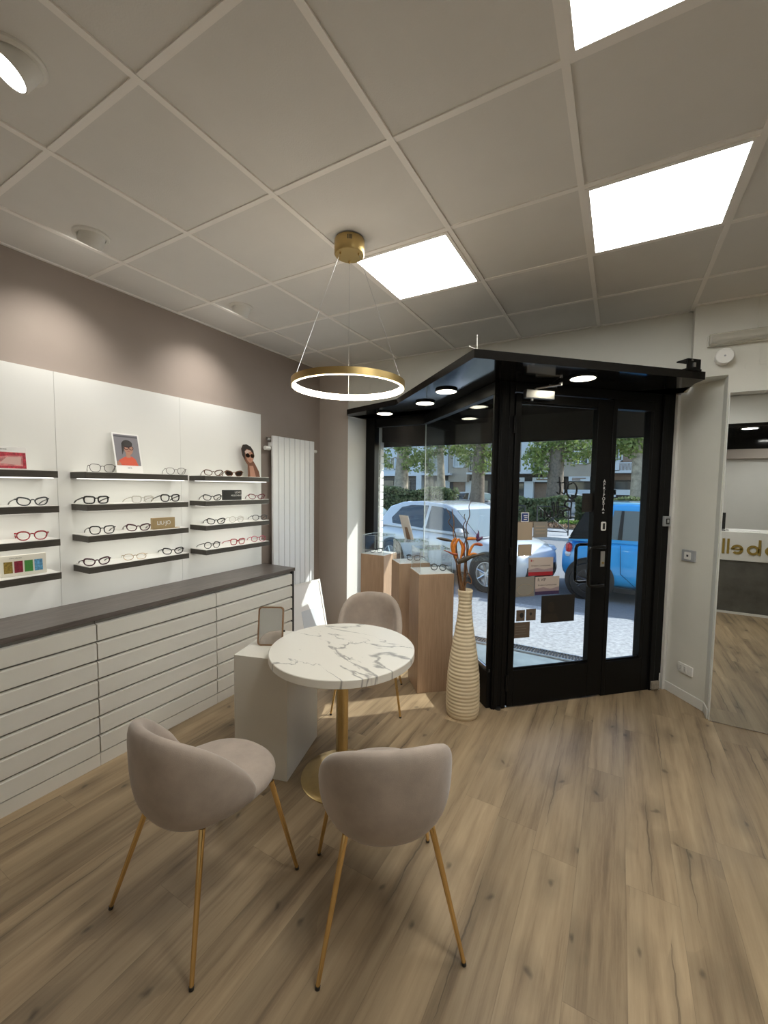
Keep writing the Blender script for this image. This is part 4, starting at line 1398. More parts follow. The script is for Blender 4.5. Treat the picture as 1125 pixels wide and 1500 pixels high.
for ch in 'ellini':
    mb = MB(); stroke(lp[ch], s0, 1.425, .112, .0052); mb.build('letter_' + ch, 'ink', q)
    s0 -= {'e': .034, 'l': .034, 'i': .028, 'n': .052}[ch]

# white cover strip between frame and right reveal
b = MB(); b.box((1.427, -.05, 0), (1.452, .02, 2.40)); o = struct('trim_4', b, 'white_paint'); o.location = D0; o.rotation_euler = (0, 0, TH)

# ------------------------------------------------------------------ things on the right reveal and front wall
SP = Vector((2.986, 3.241, 0)); PH = math.atan2(-.318, .252)
q = empty('wall_switch_plate', (3.091 - .0, 3.109, 1.14), PH, 'grey control plate with a white square key on the right door reveal', 'switch')
MB().slab(rrect(-.058, -.044, .058, .044, .008), -.014, .002).build('cover_plate', 'grey_plastic', q, bevel=.003)
MB().slab(rrect(-.030, -.028, .026, .028, .004), -.018, -.014).build('key', 'white_plastic', q)
MB().slab(rrect(-.009, -.008, .007, .008, .002), -.0192, -.018).build('indicator', 'black_plastic', q)
q = empty('wall_socket', (3.107, 3.089, .250), PH, 'white double socket low on the right door reveal', 'socket')
MB().slab(rrect(-.066, -.037, .066, .037, .005), -.010, .002).build('cover_plate', 'white_plastic', q, bevel=.002)
for x_ in (-.038, .002):
    MB().box((x_ - .017, -.0125, -.024), (x_ + .017, -.010, .024)).build('socket_module', 'white_plastic', q, bevel=.001)
    h = MB()
    for z_ in (-.013, 0, .013):
        h.ell(x_, z_, .0026, .0026, -.0130, -.0124, 0, 10)
    h.build('pin_holes', 'black_plastic', q)
q = empty('emergency_light', (3.085, 2.85, 2.635), 0, 'long pale emergency light fixture high on the front wall, cut by the photo edge', 'wall light')
MB().box((.0, -.030, .002), (.66, 0, .082)).build('back_box', 'cream', q, bevel=.006)
MB().box((.004, -.066, .004), (.656, -.030, .080)).build('cover', 'milky', q, bevel=.01)
MB().tube([(.03, -.048, .045), (.63, -.048, .045)], .009, 12).build('tube_lamp', 'white_plastic', q)
MB().box((.014, -.06, .022), (.028, -.03, .066)).build('lamp_holder', 'steel', q)
q = empty('alarm_sounder', (3.178, 2.85, 2.555), 0, 'white round alarm sounder on the front wall under the emergency light', 'alarm')
c = MB(); c.M = Matrix.Rotation(PI / 2, 4, 'X'); c.lathe([(0, 0), (.048, 0), (.050, .03), (.052, .066), (.048, .072), (0, .072)], 36); c.build('sounder_body', 'white_plastic', q)
c = MB(); c.M = Matrix.Translation((0, -.072, 0)) @ Matrix.Rotation(PI / 2, 4, 'X'); c.lathe([(0, 0), (.006, 0), (.006, .0015), (0, .002)], 16); c.build('led_dot', 'grey_plastic', q)

q = empty('wall_mirror', (3.222, 2.842, .004), 0, 'tall frameless mirror on the front wall reflecting the reception desk', 'mirror')
MB().box((0, -.022, 0), (1.9, -.004, 2.312)).build('backing', 'white_plastic', q)
MB().box((.004, -.0245, .003), (1.896, -.022, 2.309)).build('mirror_glass', 'mirror', q)

# ------------------------------------------------------------------ reception desk (seen in the mirror)
q = empty('reception_desk', (3.70, -.585, 0), 0, 'white and grey reception desk with gold letters, seen in the wall mirror', 'desk')
M['stone'] = mat('dark grey stone laminate', (.105, .10, .088), .5, noise=(5, .25))
MB().box((0, -.62, .03), (1.75, -.012, .72)).build('desk_base', 'stone', q)
MB().box((-.004, -.62, 0), (1.754, .0, .03)).build('plinth_board', 'white_paint', q)
MB().box((-.004, -.62, .72), (1.754, 0, 1.10)).build('desk_front', 'white_paint', q, bevel=.002)
M['gold_letter'] = mat('gold lettering', (.36, .25, .06), .4, .35)


def gl(name, mbx):
    return mbx.build(name, 'gold_letter', q)


def ringseg(cx, cz, ro, ri, a0, a1, mbx, n=28):
    P = [(cx + ro * math.cos(a0 + (a1 - a0) * k / n), cz + ro * math.sin(a0 + (a1 - a0) * k / n)) for k in range(n + 1)]
    I = [(cx + ri * math.cos(a0 + (a1 - a0) * k / n), cz + ri * math.sin(a0 + (a1 - a0) * k / n)) for k in range(n + 1)]
    for k in range(n):
        mbx.slab([P[k], P[k + 1], I[k + 1], I[k]], .001, .007)


# the front faces +y; seen from there left to right is decreasing x.  x below is measured from the desk origin
zb = .808
def ox(u): return at_y(u, 800, 5.635 + .585).x - 3.70
xb = (ox(1092) + ox(1115)) / 2; hw = (ox(1115) - ox(1092)) / 2
m_ = MB(); xs = ox(1115)
m_.slab([(xs, zb), (xs - .028, zb), (xs - .028, zb + .20), (xs, zb + .20)], .001, .007); ringseg(xb - .0, zb + .062, .064, .034, 0, 2 * PI, m_); gl('letter_b', m_)
xe = (ox(1070) + ox(1090)) / 2
m_ = MB(); ringseg(xe, zb + .062, .064, .034, -.74 * PI, PI, m_); m_.slab([(xe - .05, zb + .056), (xe + .05, zb + .056), (xe + .05, zb + .076), (xe - .05, zb + .076)], .001, .007); gl('letter_e', m_)
for uu in (1066.5, 1059.5):
    m_ = MB(); x0_ = ox(uu); m_.slab([(x0_ - .013, zb), (x0_ + .013, zb), (x0_ + .013, zb + .20), (x0_ - .013, zb + .20)], .001, .007); gl('letter_l', m_)
m_ = MB(); xo = ox(1121) + .064; ringseg(xo, zb + .062, .064, .034, 0, 2 * PI, m_); gl('letter_o', m_)
mo = empty('desk_monitor', (3.70 + .10, -.75, 1.10), 0, 'black monitor standing on the reception desk, seen in the mirror', 'monitor')
MB().box((-.07, -.10, 0), (.07, .06, .012)).build('foot', 'black_plastic', mo)
MB().box((-.20, -.012, .02), (.075, .015, .245)).build('screen_housing', 'black_plastic', mo, bevel=.003)
pp = empty('paper_stack', (4.06, -.80, 1.10), 0, 'white papers lying on the reception desk, seen in the mirror', 'papers')
MB().box((-.15, -.10, 0), (.17, .12, .018)).build('sheets', 'paper', pp)
# ------------------------------------------------------------------ the street
M['pave'] = mat('pale speckled pavement', (.34, .35, .355), .85, noise=(22, .30))
M['road'] = mat('grey asphalt', (.20, .205, .21), .85, noise=(25, .18))
M['kerb'] = mat('stone kerb', (.42, .41, .39), .8, noise=(12, .15))
M['blue_tile'] = mat('slate entrance tile', (.20, .25, .27), .45, noise=(4, .25))
M['soil'] = mat('dry soil', (.22, .15, .10), .9, noise=(6, .35))
M['bark'] = mat('plane tree bark', (.34, .29, .22), .85, noise=(5, .40))
M['bark_dark'] = mat('dark bark', (.16, .13, .10), .85, noise=(8, .4))
M['iron'] = mat('black iron', (.012, .012, .013), .5)
M['shutter'] = mat('dark roller shutter box', (.014, .012, .011), .6, noise=(14, .25))


def leaf_mat(name, c0, c1):
    m, nt, out = new_mat(name)
    L = nt.links.new
    tc = N(nt, 'ShaderNodeTexCoord')
    nz = N(nt, 'ShaderNodeTexNoise', Scale=2.6, Detail=4.0); L(tc.outputs['Object'], nz.inputs['Vector'])
    cr = N(nt, 'ShaderNodeValToRGB')
    cr.color_ramp.elements[0].position = .35; cr.color_ramp.elements[1].position = .65
    cr.color_ramp.elements[0].color = (*c0, 1); cr.color_ramp.elements[1].color = (*c1, 1)
    L(nz.outputs[0], cr.inputs[0])
    p = N(nt, 'ShaderNodeBsdfPrincipled', Roughness=.5); L(cr.outputs[0], p.inputs['Base Color'])
    t = N(nt, 'ShaderNodeBsdfTranslucent'); L(cr.outputs[0], t.inputs[0])
    mx = N(nt, 'ShaderNodeMixShader'); mx.inputs[0].default_value = .45
    L(p.outputs[0], mx.inputs[1]); L(t.outputs[0], mx.inputs[2]); L(mx.outputs[0], out.inputs[0])
    return m


M['leaf_hedge'] = leaf_mat('hedge leaves', (.06, .09, .035), (.28, .33, .15))
M['leaf_tree'] = leaf_mat('plane tree leaves', (.10, .16, .04), (.36, .44, .14))
M['leaf_dry'] = mat('dry fallen leaves', (.33, .20, .11), .8, noise=(5, .45))
M['grass'] = leaf_mat('grass', (.08, .16, .03), (.22, .34, .07))

GZ = -.10
struct('ground_pavement', MB().box((-14, 3.63, GZ - .1), (16, 5.55, GZ)), 'pave')
struct('ground_road', MB().box((-40, 5.55, GZ - .14), (40, 14.2, GZ - .02)), 'road')
struct('ground_kerb', MB().box((-40, 14.2, GZ - .14), (40, 14.5, GZ + .08)), 'kerb')
struct('ground_median', MB().box((-40, 14.5, GZ - .14), (40, 17.6, GZ + .06)), 'pave')
struct('ground_bed', MB().box((-40, 17.6, GZ - .14), (40, 22.5, GZ + .10)), 'soil')
struct('ground_far', MB().box((-60, 22.5, GZ - .14), (60, 70, GZ - .02)), 'road')
b = MB(); b.prism([(1.95, 2.32), (2.96, 3.29), (2.99, 3.63), (.02, 3.63), (.05, 3.33), (.80, 3.30)], GZ - .1, GZ + .002)
struct('ground_entrance', b, 'blue_tile')
g = MB()
gr = empty('drain_grate', (1.0, 3.655, GZ), 0, 'slotted metal drain grate in the pavement before the door', 'grate')
MB().box((0, .0, 0), (1.95, .012, .02)).box((0, .150, 0), (1.95, .162, .02)).build('rim', 'steel', gr)
bars = MB()
for k in range(64):
    bars.box((k * .0305, .012, .004), (k * .0305 + .014, .150, .02))
bars.build('bars', 'iron', gr)
MB().box((0, .012, .0005), (1.95, .150, .004)).build('tray', 'kerb', gr)
r = empty('shutter_box', (0, 0, 0), 0, 'dark roller shutter box hanging outside across the top of the shop front', 'shutter')
MB().box((-.02, 3.665, 2.135), (3.02, 3.70, 2.75)).box((-.02, 3.70, 2.165), (3.02, 3.90, 2.75)).build('box_cover', 'shutter', r)
MB().box((-.02, 3.675, 2.125), (3.02, 3.69, 2.15)).build('bottom_bar', 'black_metal', r)
b = MB()
for k in range(26):
    b.box((.015, 3.58, GZ + k * .088 + .004), (.040, 3.66, GZ + k * .088 + .082))
gu = empty('stone_jamb', (0, 0, 0), 0, 'pale jointed stone jamb outside at the left edge of the window glass', 'jamb')
b.build('jamb_blocks', 'white_paint', gu)


# ------------------------------------------------------------------ cars
def wheel(parent, x, y, r, rim):
    s = 1 if y > 0 else -1
    t = MB(); t.M = Matrix.Translation((x, y, r)) @ Matrix.Rotation(-s * PI / 2, 4, 'X')
    w = .19
    t.lathe([(r * .66, -w), (r * .93, -w), (r, -w + .03), (r, -.03), (r * .93, 0), (r * .66, .0), (r * .64, -.02)], 40)
    tyre = t.build('wheel', 'black_plastic', parent)
    k = MB(); k.M = t.M
    k.lathe([(0, -.06), (r * .62, -.06), (r * .66, -.004), (r * .62, -.004), (r * .60, -.05)], 32)
    for j in range(7):
        a = 2 * PI * j / 7
        k.tube([(r * .10 * math.cos(a), r * .10 * math.sin(a), -.014), (r * .62 * math.cos(a + .12), r * .62 * math.sin(a + .12), -.012)], r * .055, 6)
    k.lathe([(0, -.002), (r * .15, -.004), (r * .15, -.03), (0, -.03)], 20)
    k.build('rim', rim, tyre)


def car(loc, rz, lb, paint, roofm, st, gh, wb, wr_, wheels, rw, rim, lights, cat='car', detail=True):
    """st: stations (x, half width, belt height, sill height); gh: glasshouse (x,z) side polygon from front base over the roof to the rear base"""
    r = empty('parked_car', loc, rz, lb, cat)
    rows = []
    for x, w, zb, zs in st:
        half = [(w * .82, zs), (w * .965, zs + .05), (w, zs + (zb - zs) * .36), (w * .995, zs + (zb - zs) * .60), (w * .965, zb - .07), (w * .90, zb - .012), (w * .55, zb + .012), (0, zb + .02)]
        rows.append([(x, -y, z) for y, z in half] + [(x, y, z) for y, z in reversed(half[:-1])])
    b = MB(); n = len(rows[0])
    b.grid(rows, closed_u=True)
    b.add(rows[0], [tuple(range(n))]); b.add(rows[-1], [tuple(range(n - 1, -1, -1))])
    b.build('body', paint, r, subsurf=1, sharp=60)
    zb0 = min(p[1] for p in gh); zr0 = max(p[1] for p in gh)
    def yy(z): return wb + (wr_ - wb) * (z - zb0) / (zr0 - zb0)
    g = MB(); m = len(gh)
    vs = [(p[0], -yy(p[1]), p[1]) for p in gh] + [(p[0], yy(p[1]), p[1]) for p in gh]
    g.add(vs, [tuple(range(m - 1, -1, -1)), tuple(range(m, 2 * m))] + [(i, (i + 1) % m, m + (i + 1) % m, m + i) for i in range(m)])
    g.build('roof', roofm, r, bevel=.035)
    return r, yy


M['car_white'] = mat('white car paint', (.54, .56, .58), .25, coat=1.0)
M['car_blue'] = mat('bright blue car paint', (.035, .36, .78), .3, coat=1.0)
M['car_paleblue'] = mat('pale blue roof paint', (.22, .52, .66), .3, coat=1.0)
M['car_dark'] = mat('dark car paint', (.05, .055, .065), .25, coat=1.0)
M['car_glass'] = mat('dark car glass', (.016, .020, .022), .04, spec=.8)
M['windscreen'] = mat('tinted windscreen', (.10, .14, .14), .05, spec=.9)
M['dark_rim'] = mat('dark alloy', (.06, .06, .065), .3, .6)
M['side_tint'] = mat('pale reflecting side glass', (.16, .19, .19), .05, spec=.9)
M['tail'] = mat('red tail lamp', (.55, .02, .02), .2)
M['headlamp'] = mat('clear lamp', (.75, .78, .80), .1)


def side_glass(r, yy, poly, m='car_glass', nm='side_window', off=.007):
    for s in (-1, 1):
        b = MB()
        P = [(x, s * (yy(z) + off), z) for x, z in poly]
        Q = [(x, s * (yy(z) - .02), z) for x, z in poly]
        n = len(P)
        b.add(P + Q, [tuple(range(n)) if s > 0 else tuple(range(n - 1, -1, -1))] + [(i, (i + 1) % n, n + (i + 1) % n, n + i) for i in range(n)])
        b.build(nm, m, r)


def screen(r, yy, a, c, k0, k1, m, nm, off=.008):
    """glass strip between side points a (low) and c (high) across the car"""
    d = Vector((c[0] - a[0], 0, c[1] - a[1])); nrm = Vector((d.z, 0, -d.x)).normalized()
    if nrm.z < 0:
        nrm = -nrm
    p0 = Vector((a[0], 0, a[1])) + d * k0; p1 = Vector((a[0], 0, a[1])) + d * k1
    vs = []
    for p in (p0, p1):
        w = yy(p.z) - .02
        for o in (off, -.02):
            vs += [tuple(p + nrm * o + Vector((0, -w, 0))), tuple(p + nrm * o + Vector((0, w, 0)))]
    MB().add(vs, [(0, 1, 5, 4), (2, 3, 1, 0), (4, 5, 7, 6), (1, 3, 7, 5), (2, 0, 4, 6), (3, 2, 6, 7)]).build(nm, m, r)


def rotv(v, a): return Vector((v[0] * math.cos(a) - v[1] * math.sin(a), v[0] * math.sin(a) + v[1] * math.cos(a), 0))


# white hatchback
aw = math.radians(-20)
pw = Vector((.74, 6.02, 0)) - rotv((1.17, -.80), aw); pw.z = GZ - .02
st = [(-1.90, .62, .80, .42), (-1.86, .74, .90, .30), (-1.6, .82, .95, .22), (-.9, .84, .93, .20), (.3, .84, .91, .20), (.95, .84, .88, .20), (1.30, .81, .82, .21), (1.52, .74, .74, .22), (1.66, .62, .64, .26), (1.70, .45, .56, .34)]
gh = [(.98, .88), (.30, 1.36), (.02, 1.44), (-.6, 1.475), (-1.15, 1.44), (-1.5, 1.34), (-1.82, .92)]
wc, yw = car(pw, aw, 'white hatchback parked at the kerb, seen through the window glass', 'car_white', 'car_white', st, gh, .80, .60, None, .31, 'steel', None)
for x in (1.17, -1.25):
    for s in (-1, 1):
        wheel(wc, x, s * .868, .315, 'steel')
        a = MB(); a.M = Matrix.Translation((x, s * .70, .33)) @ Matrix.Rotation(-s * PI / 2, 4, 'X'); a.lathe([(.30, .0), (.365, 0), (.36, .148), (.345, .150), (.30, .150)], 36); a.build('wheel_arch', 'black_plastic', wc)
side_glass(wc, yw, [(.74, .95), (.22, 1.31), (-.02, 1.375), (-.30, 1.395), (-.32, .955)])
side_glass(wc, yw, [(-.40, .955), (-.38, 1.395), (-.85, 1.385), (-1.13, 1.33), (-1.36, 1.10), (-1.30, .99)])
screen(wc, yw, (.98, .88), (.30, 1.36), .05, .95, 'windscreen', 'windscreen')
screen(wc, yw, (-1.82, .92), (-1.5, 1.34), .18, .95, 'car_glass', 'rear_window')
for s in (-1, 1):
    b = MB(); b.M = Matrix.Translation((.62, s * .92, .98)); b.lathe([(0, -.07), (.06, -.06), (.085, 0), (.06, .06), (0, .07)], 16); b.build('door_mirror', 'car_white', wc)
    MB().box((-.40, s * .838, .76), (-.22, s * .862, .785)).build('door_handle', 'car_white', wc, bevel=.006)
    b = MB(); b.M = Matrix.Translation((1.44, s * .62, .66)); b.lathe([(0, -.10), (.13, -.06), (.17, 0), (.13, .06), (0, .09)], 20); b.build('headlight', 'headlamp', wc)
    b = MB(); b.M = Matrix.Translation((-1.84, s * .64, .80)); b.lathe([(0, -.14), (.07, -.10), (.09, 0), (.07, .10), (0, .14)], 16); b.build('tail_light', 'tail', wc)
    MB().box((-.9, s * .80, .19), (.85, s * .852, .25)).build('sill', 'black_plastic', wc)
b = MB(); b.box((1.58, -.48, .30), (1.71, .48, .47)); b.build('grille', 'black_plastic', wc, bevel=.03)

# blue two-seater
pb = Vector((2.235 + .93, 6.47 + .80, GZ - .02))
st = [(-1.36, .60, .74, .40), (-1.33, .70, .86, .30), (-1.12, .80, .93, .22), (-.6, .825, .96, .20), (.2, .825, .95, .20), (.7, .825, .92, .20), (1.05, .79, .86, .22), (1.25, .70, .76, .26), (1.33, .56, .66, .34)]
gh = [(.98, .90), (.48, 1.42), (.25, 1.50), (-.45, 1.54), (-.98, 1.49), (-1.27, .92)]
bc, yb = car(pb, 0, 'bright blue small car parked in front of the glass door', 'car_blue', 'car_blue', st, gh, .79, .62, None, .31, 'iron', None)
for x in (.94, -.93):
    for s in (-1, 1):
        wheel(bc, x, s * .852, .30, 'dark_rim')
        a = MB(); a.M = Matrix.Translation((x, s * .68, .32)) @ Matrix.Rotation(-s * PI / 2, 4, 'X'); a.lathe([(.28, .0), (.36, 0), (.355, .15), (.335, .153), (.28, .153)], 36); a.build('wheel_arch', 'black_plastic', bc)
side_glass(bc, yb, [(.80, .98), (.42, 1.36), (.2, 1.42), (-.62, 1.43), (-.70, .98)], 'side_tint')
side_glass(bc, yb, [(-.90, .97), (-.86, 1.42), (-1.00, 1.45), (-1.245, .95)], 'car_glass')
side_glass(bc, yb, [(-.50, .98), (-.48, 1.425), (-.52, 1.43), (-.56, .98)], 'black_plastic', 'window_pillar', .010)
rc = MB(); rc.box((-.98, -.60, 1.50), (.30, .60, 1.555)); rc.build('roof_panel', 'car_paleblue', bc, bevel=.03)
screen(bc, yb, (.98, .90), (.48, 1.42), .05, .95, 'windscreen', 'windscreen')
screen(bc, yb, (-1.27, .92), (-.98, 1.49), .06, .92, 'car_glass', 'rear_window')
for s in (-1, 1):
    b = MB(); b.M = Matrix.Translation((.66, s * .90, .98)); b.lathe([(0, -.06), (.06, -.05), (.08, 0), (.06, .05), (0, .06)], 16); b.build('door_mirror', 'black_plastic', bc)
    MB().box((-.30, s * .822, .80), (-.14, s * .845, .83)).build('door_handle', 'car_blue', bc, bevel=.006)
    b = MB(); b.M = Matrix.Translation((-1.25, s * .70, .80)) @ Matrix.Scale(.62, 4, (1, 0, 0)); b.lathe([(0, -.09), (.07, -.06), (.09, 0), (.07, .06), (0, .09)], 16); b.build('tail_light', 'tail', bc)
    b = MB(); b.M = Matrix.Translation((-1.26, s * .69, .70)) @ Matrix.Scale(.62, 4, (1, 0, 0)); b.lathe([(0, -.06), (.06, -.04), (.085, 0), (.06, .04), (0, .06)], 16); b.build('reversing_light', 'headlamp', bc)
    b = MB(); b.M = Matrix.Translation((1.18, s * .60, .72)); b.lathe([(0, -.10), (.10, -.06), (.13, 0), (.10, .06), (0, .10)], 16); b.build('headlight', 'headlamp', bc)
    sm = MB()
    sm.tube([(.86, s * .818, .34), (.55, s * .832, .28), (-.30, s * .832, .28), (-.50, s * .832, .46), (-.52, s * .818, .90)], .004, 5)
    sm.build('door_seam', 'black_plastic', bc)
    MB().box((-.58, s * .78, .17), (.58, s * .835, .24)).build('sill', 'black_plastic', bc)


def simple_car(loc, rz, lb, paint):
    st = [(-2.0, .66, .78, .40), (-1.9, .78, .90, .26), (-1.0, .86, .92, .2), (.4, .86, .90, .2), (1.3, .84, .84, .2), (1.9, .72, .70, .26), (2.0, .5, .6, .34)]
    gh = [(1.0, .88), (.35, 1.38), (-.4, 1.46), (-1.2, 1.42), (-1.85, .92)]
    c, y = car(loc, rz, lb, paint, paint, st, gh, .82, .62, None, .31, 'steel', None)
    side_glass(c, y, [(.75, .95), (.28, 1.33), (-.35, 1.39), (-.35, .95)]); side_glass(c, y, [(-.45, .95), (-.45, 1.38), (-1.1, 1.34), (-1.5, .98)])
    screen(c, y, (1.0, .88), (.35, 1.38), .05, .95, 'windscreen', 'windscreen')
    screen(c, y, (-1.85, .92), (-1.2, 1.42), .1, .95, 'car_glass', 'rear_window')
    for x in (1.25, -1.25):
        for s in (-1, 1):
            wheel(c, x, s * .87, .31, 'steel')
    return c


q = at_y(556, 765, 9.6); simple_car((q.x - 1.05, 9.6, GZ - .02), math.radians(-6), 'dark car behind the white hatchback at the left window edge', 'car_dark')
q = at_y(694, 730, 26); simple_car((q.x + .4, 26, GZ - .02), math.radians(-10), 'distant white car in the gap between the hedges', 'car_white')
q = at_y(847, 724, 27); simple_car((q.x, 27, GZ - .02), 0, 'distant white car behind the right hedge, seen through the door', 'car_white')


# ------------------------------------------------------------------ hedges, trees, street furniture
def leaves(mb, n, sampler, size, rnd, m=0):
    for _ in range(n):
        p = sampler()
        a = Vector((rnd.gauss(0, 1), rnd.gauss(0, 1), rnd.gauss(0, 1))).normalized()
        b = a.orthogonal().normalized()
        b = Quaternion(a, rnd.uniform(0, 6.28)) @ b
        s = size * rnd.uniform(.6, 1.25)
        c = a.cross(b)
        p = Vector(p)
        mb.add([p - b * s, p + c * s * .55, p + b * s, p - c * s * .55], [(0, 1, 2, 3)], m)


def hedge(x0, x1, y0, y1, z1, lb, n, seed):
    rnd = random.Random(seed)
    r = empty('street_hedge', ((x0 + x1) / 2, y0, GZ), 0, lb, 'hedge', None)
    h = (x1 - x0) / 2
    H = z1 - GZ
    core = MB().box((-h + .15, .18, 0), (h - .15, y1 - y0 - .18, H - .18))
    core.build('branches', M['leaf_core'], r)

    def smp():
        f = rnd.random()
        x = rnd.uniform(-h, h); hh = H * (.93 + .07 * math.sin(x * 2.3 + seed)) 
        if f < .62:
            return (x, rnd.uniform(-.05, .22), rnd.uniform(.05, hh))
        if f < .9:
            return (x, rnd.uniform(0, y1 - y0), hh - rnd.uniform(0, .22))
        s = rnd.choice((-1, 1))
        return (s * (h - rnd.uniform(0, .25)), rnd.uniform(0, y1 - y0), rnd.uniform(.05, hh))
    mb = MB(); leaves(mb, n, smp, .085, rnd)
    mb.build('foliage', 'leaf_hedge', r, smooth=False)


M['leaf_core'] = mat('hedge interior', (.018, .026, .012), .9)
hedge(at_y(520, 730, 20).x, at_y(667, 730, 20).x, 19.4, 20.6, at_y(610, 713, 20).z, 'dense street hedge beyond the white hatchback', 7000, 3)
hedge(at_y(748, 730, 20).x, at_y(832, 730, 20).x, 19.2, 20.4, at_y(790, 725, 20).z, 'street hedge seen through the glass door left of the shop lettering', 4200, 5)
hedge(at_y(845, 730, 21).x, at_y(1060, 730, 21).x, 20.4, 21.6, at_y(910, 728, 21).z, 'street hedge above the blue car roof', 8200, 9)


def tree(u, y, rad, lean, lb, clusters, seed, bark='bark', n=260):
    rnd = random.Random(seed)
    x = at_y(u, 720, y).x
    r = empty('street_tree', (x, y, GZ), 0, lb, 'tree', None)
    t = MB()
    pts = [Vector((0, 0, 0)), Vector((lean * .2, 0, 1.4)), Vector((lean * .55, 0, 3.2)), Vector((lean, 0, 5.2)), Vector((lean * 1.2, .1, 7.5))]
    t.tube(smooth_path(pts, 5), [rad * (1.15 - .62 * i / 20) for i in range(21)], 14)
    trunk = t.build('trunk', bark, r)
    fo = MB()
    for (du, v, dy, cr) in clusters:
        c = at_y(u + du, v, y + dy) - Vector((x, y, GZ))
        bmb = MB(); bmb.tube(smooth_path([Vector((lean * .7, 0, min(4.6, max(2.2, c.z - .3)))), (Vector((lean * .8, 0, c.z + .6)) + c) / 2 + Vector((0, 0, .2)), c], 4), [.05 - .004 * i for i in range(9)], 6)
        bmb.build('branch', bark, r)
        def smp(c=c, cr=cr):
            d = Vector((rnd.gauss(0, 1), rnd.gauss(0, 1), rnd.gauss(0, .75)))
            d = d.normalized() * cr * rnd.random() ** .45
            return c + d
        leaves(fo, int(n * cr * cr / .5), smp, .115, rnd)
    # the crown above the view
    for k in range(9):
        c = Vector((lean + rnd.uniform(-2.2, 2.2), rnd.uniform(-1.6, 1.6), rnd.uniform(5.6, 8.5)))
        leaves(fo, 240, lambda c=c: c + Vector((rnd.gauss(0, .6), rnd.gauss(0, .6), rnd.gauss(0, .45))), .13, rnd)
    fo.build('foliage', 'leaf_tree', r, smooth=False)


tree(586, 22, .46, .25, 'thick pale plane tree trunk behind the hedge, left in the window', [(-28, 668, 0, .7), (18, 676, -.5, .75), (34, 668, 0, .7), (4, 655, -1, .6), (42, 686, 0, .5), (-18, 682, 0, .35)], 11)
tree(648, 27, .30, -.3, 'slim pale tree trunk behind the hedge near the window glass joint', [(-10, 660, 0, .8), (16, 655, 0, .8), (30, 660, 0, .6)], 12, n=200)
tree(699, 24, .42, .1, 'tree trunk in the gap between the hedges, seen left of the black door post', [(-8, 652, 0, .8), (12, 668, 0, .7), (6, 685, -.5, .5), (-16, 674, 0, .5), (16, 645, 0, .7)], 13, 'bark_dark')
tree(812, 23, .44, .1, 'dark tree trunk behind the hedge in the middle of the glass door', [(-26, 672, 0, .8), (-14, 655, 0, .9), (6, 648, 0, .8), (24, 668, 0, .6), (-22, 690, -.4, .45), (40, 652, 0, .7), (52, 668, 0, .5)], 14, 'bark_dark')
tree(938, 23, .42, -.1, 'tree trunk behind the hedge in the narrow side glass right of the door', [(-28, 645, 0, .9), (-6, 650, 0, .8), (10, 640, 0, .8), (-38, 660, 0, .5)], 15)

rnd = random.Random(21)
xa, xb = at_y(740, 760, 18.5).x, at_y(975, 760, 18.5).x
lm = MB(); leaves(lm, 2600, lambda: (rnd.uniform(xa, xb), rnd.uniform(17.6, 19.2), GZ + .12 + rnd.random() * .07), .085, rnd)
o = lm.build('fallen_leaves', 'leaf_dry', smooth=False); tag(o, 'brown fallen leaves on the planting bed beyond the barrier', 'leaves', kind='stuff')
xa, xb = at_y(818, 760, 18.2).x, at_y(858, 760, 18.2).x
lm = MB(); leaves(lm, 900, lambda: (rnd.uniform(xa, xb), rnd.uniform(18.4, 19.3), GZ + .12 + rnd.random() * .18), .10, rnd)
o = lm.build('grass_patch', 'grass', smooth=False); tag(o, 'bright green grass patch in the planting bed beside the blue car', 'grass', kind='stuff')

for k, (ua, ub, lb) in enumerate(((786, 832, 'black iron street barrier with crossed bars, seen through the glass door'), (722, 768, 'black iron street barrier partly behind the black door post'))):
    p0, p1 = at_y(ua, 780, 15.2), at_y(ub, 780, 15.2)
    w = p1.x - p0.x
    r = empty('street_barrier', (p0.x, 15.2, GZ + .06), 0, lb, 'barrier', 'crossed iron barriers along the kerb')
    z1, z0 = 1.02, .12
    MB().tube([(0, 0, 0), (0, 0, z1)], .022, 10).build('post', 'iron', r)
    MB().tube([(w, 0, 0), (w, 0, z1)], .022, 10).build('post', 'iron', r)
    MB().tube([(0, 0, z1), (w, 0, z1)], .018, 10).build('rail', 'iron', r)
    MB().tube([(0, 0, z0), (w, 0, z0)], .016, 10).build('rail', 'iron', r)
    MB().tube([(0, 0, z0), (w, 0, z1)], .014, 8).build('brace', 'iron', r)
    MB().tube([(0, 0, z1), (w, 0, z0)], .014, 8).build('brace', 'iron', r)
    m_ = MB(); m_.M = Matrix.Translation((w / 2, 0, (z0 + z1) / 2)) @ Matrix.Rotation(PI / 2, 4, 'X'); m_.lathe([(0, -.02), (.05, -.02), (.05, .02), (0, .02)], 16); m_.build('medallion', 'iron', r)
for k, u in enumerate((601, 637)):
    p = at_y(u, 742, 15.0)
    r = empty('bike_hoop', (p.x, 15.0, GZ + .06), 0, ('left' if k == 0 else 'right') + ' one of two white metal hoops just above the white car roof', 'bike rack', 'white hoops at the far kerb')
    hgt = at_y(u, 735, 15.0).z - GZ - .06
    m_ = MB(); m_.tube([(-.28, 0, 0), (-.28, 0, hgt - .28)] + [(-.28 * math.cos(PI * j / 10), 0, hgt - .28 + .28 * math.sin(PI * j / 10)) for j in range(1, 10)] + [(.28, 0, hgt - .28), (.28, 0, 0)], .035, 10)
    m_.build('hoop_tube', 'white_plastic', r)

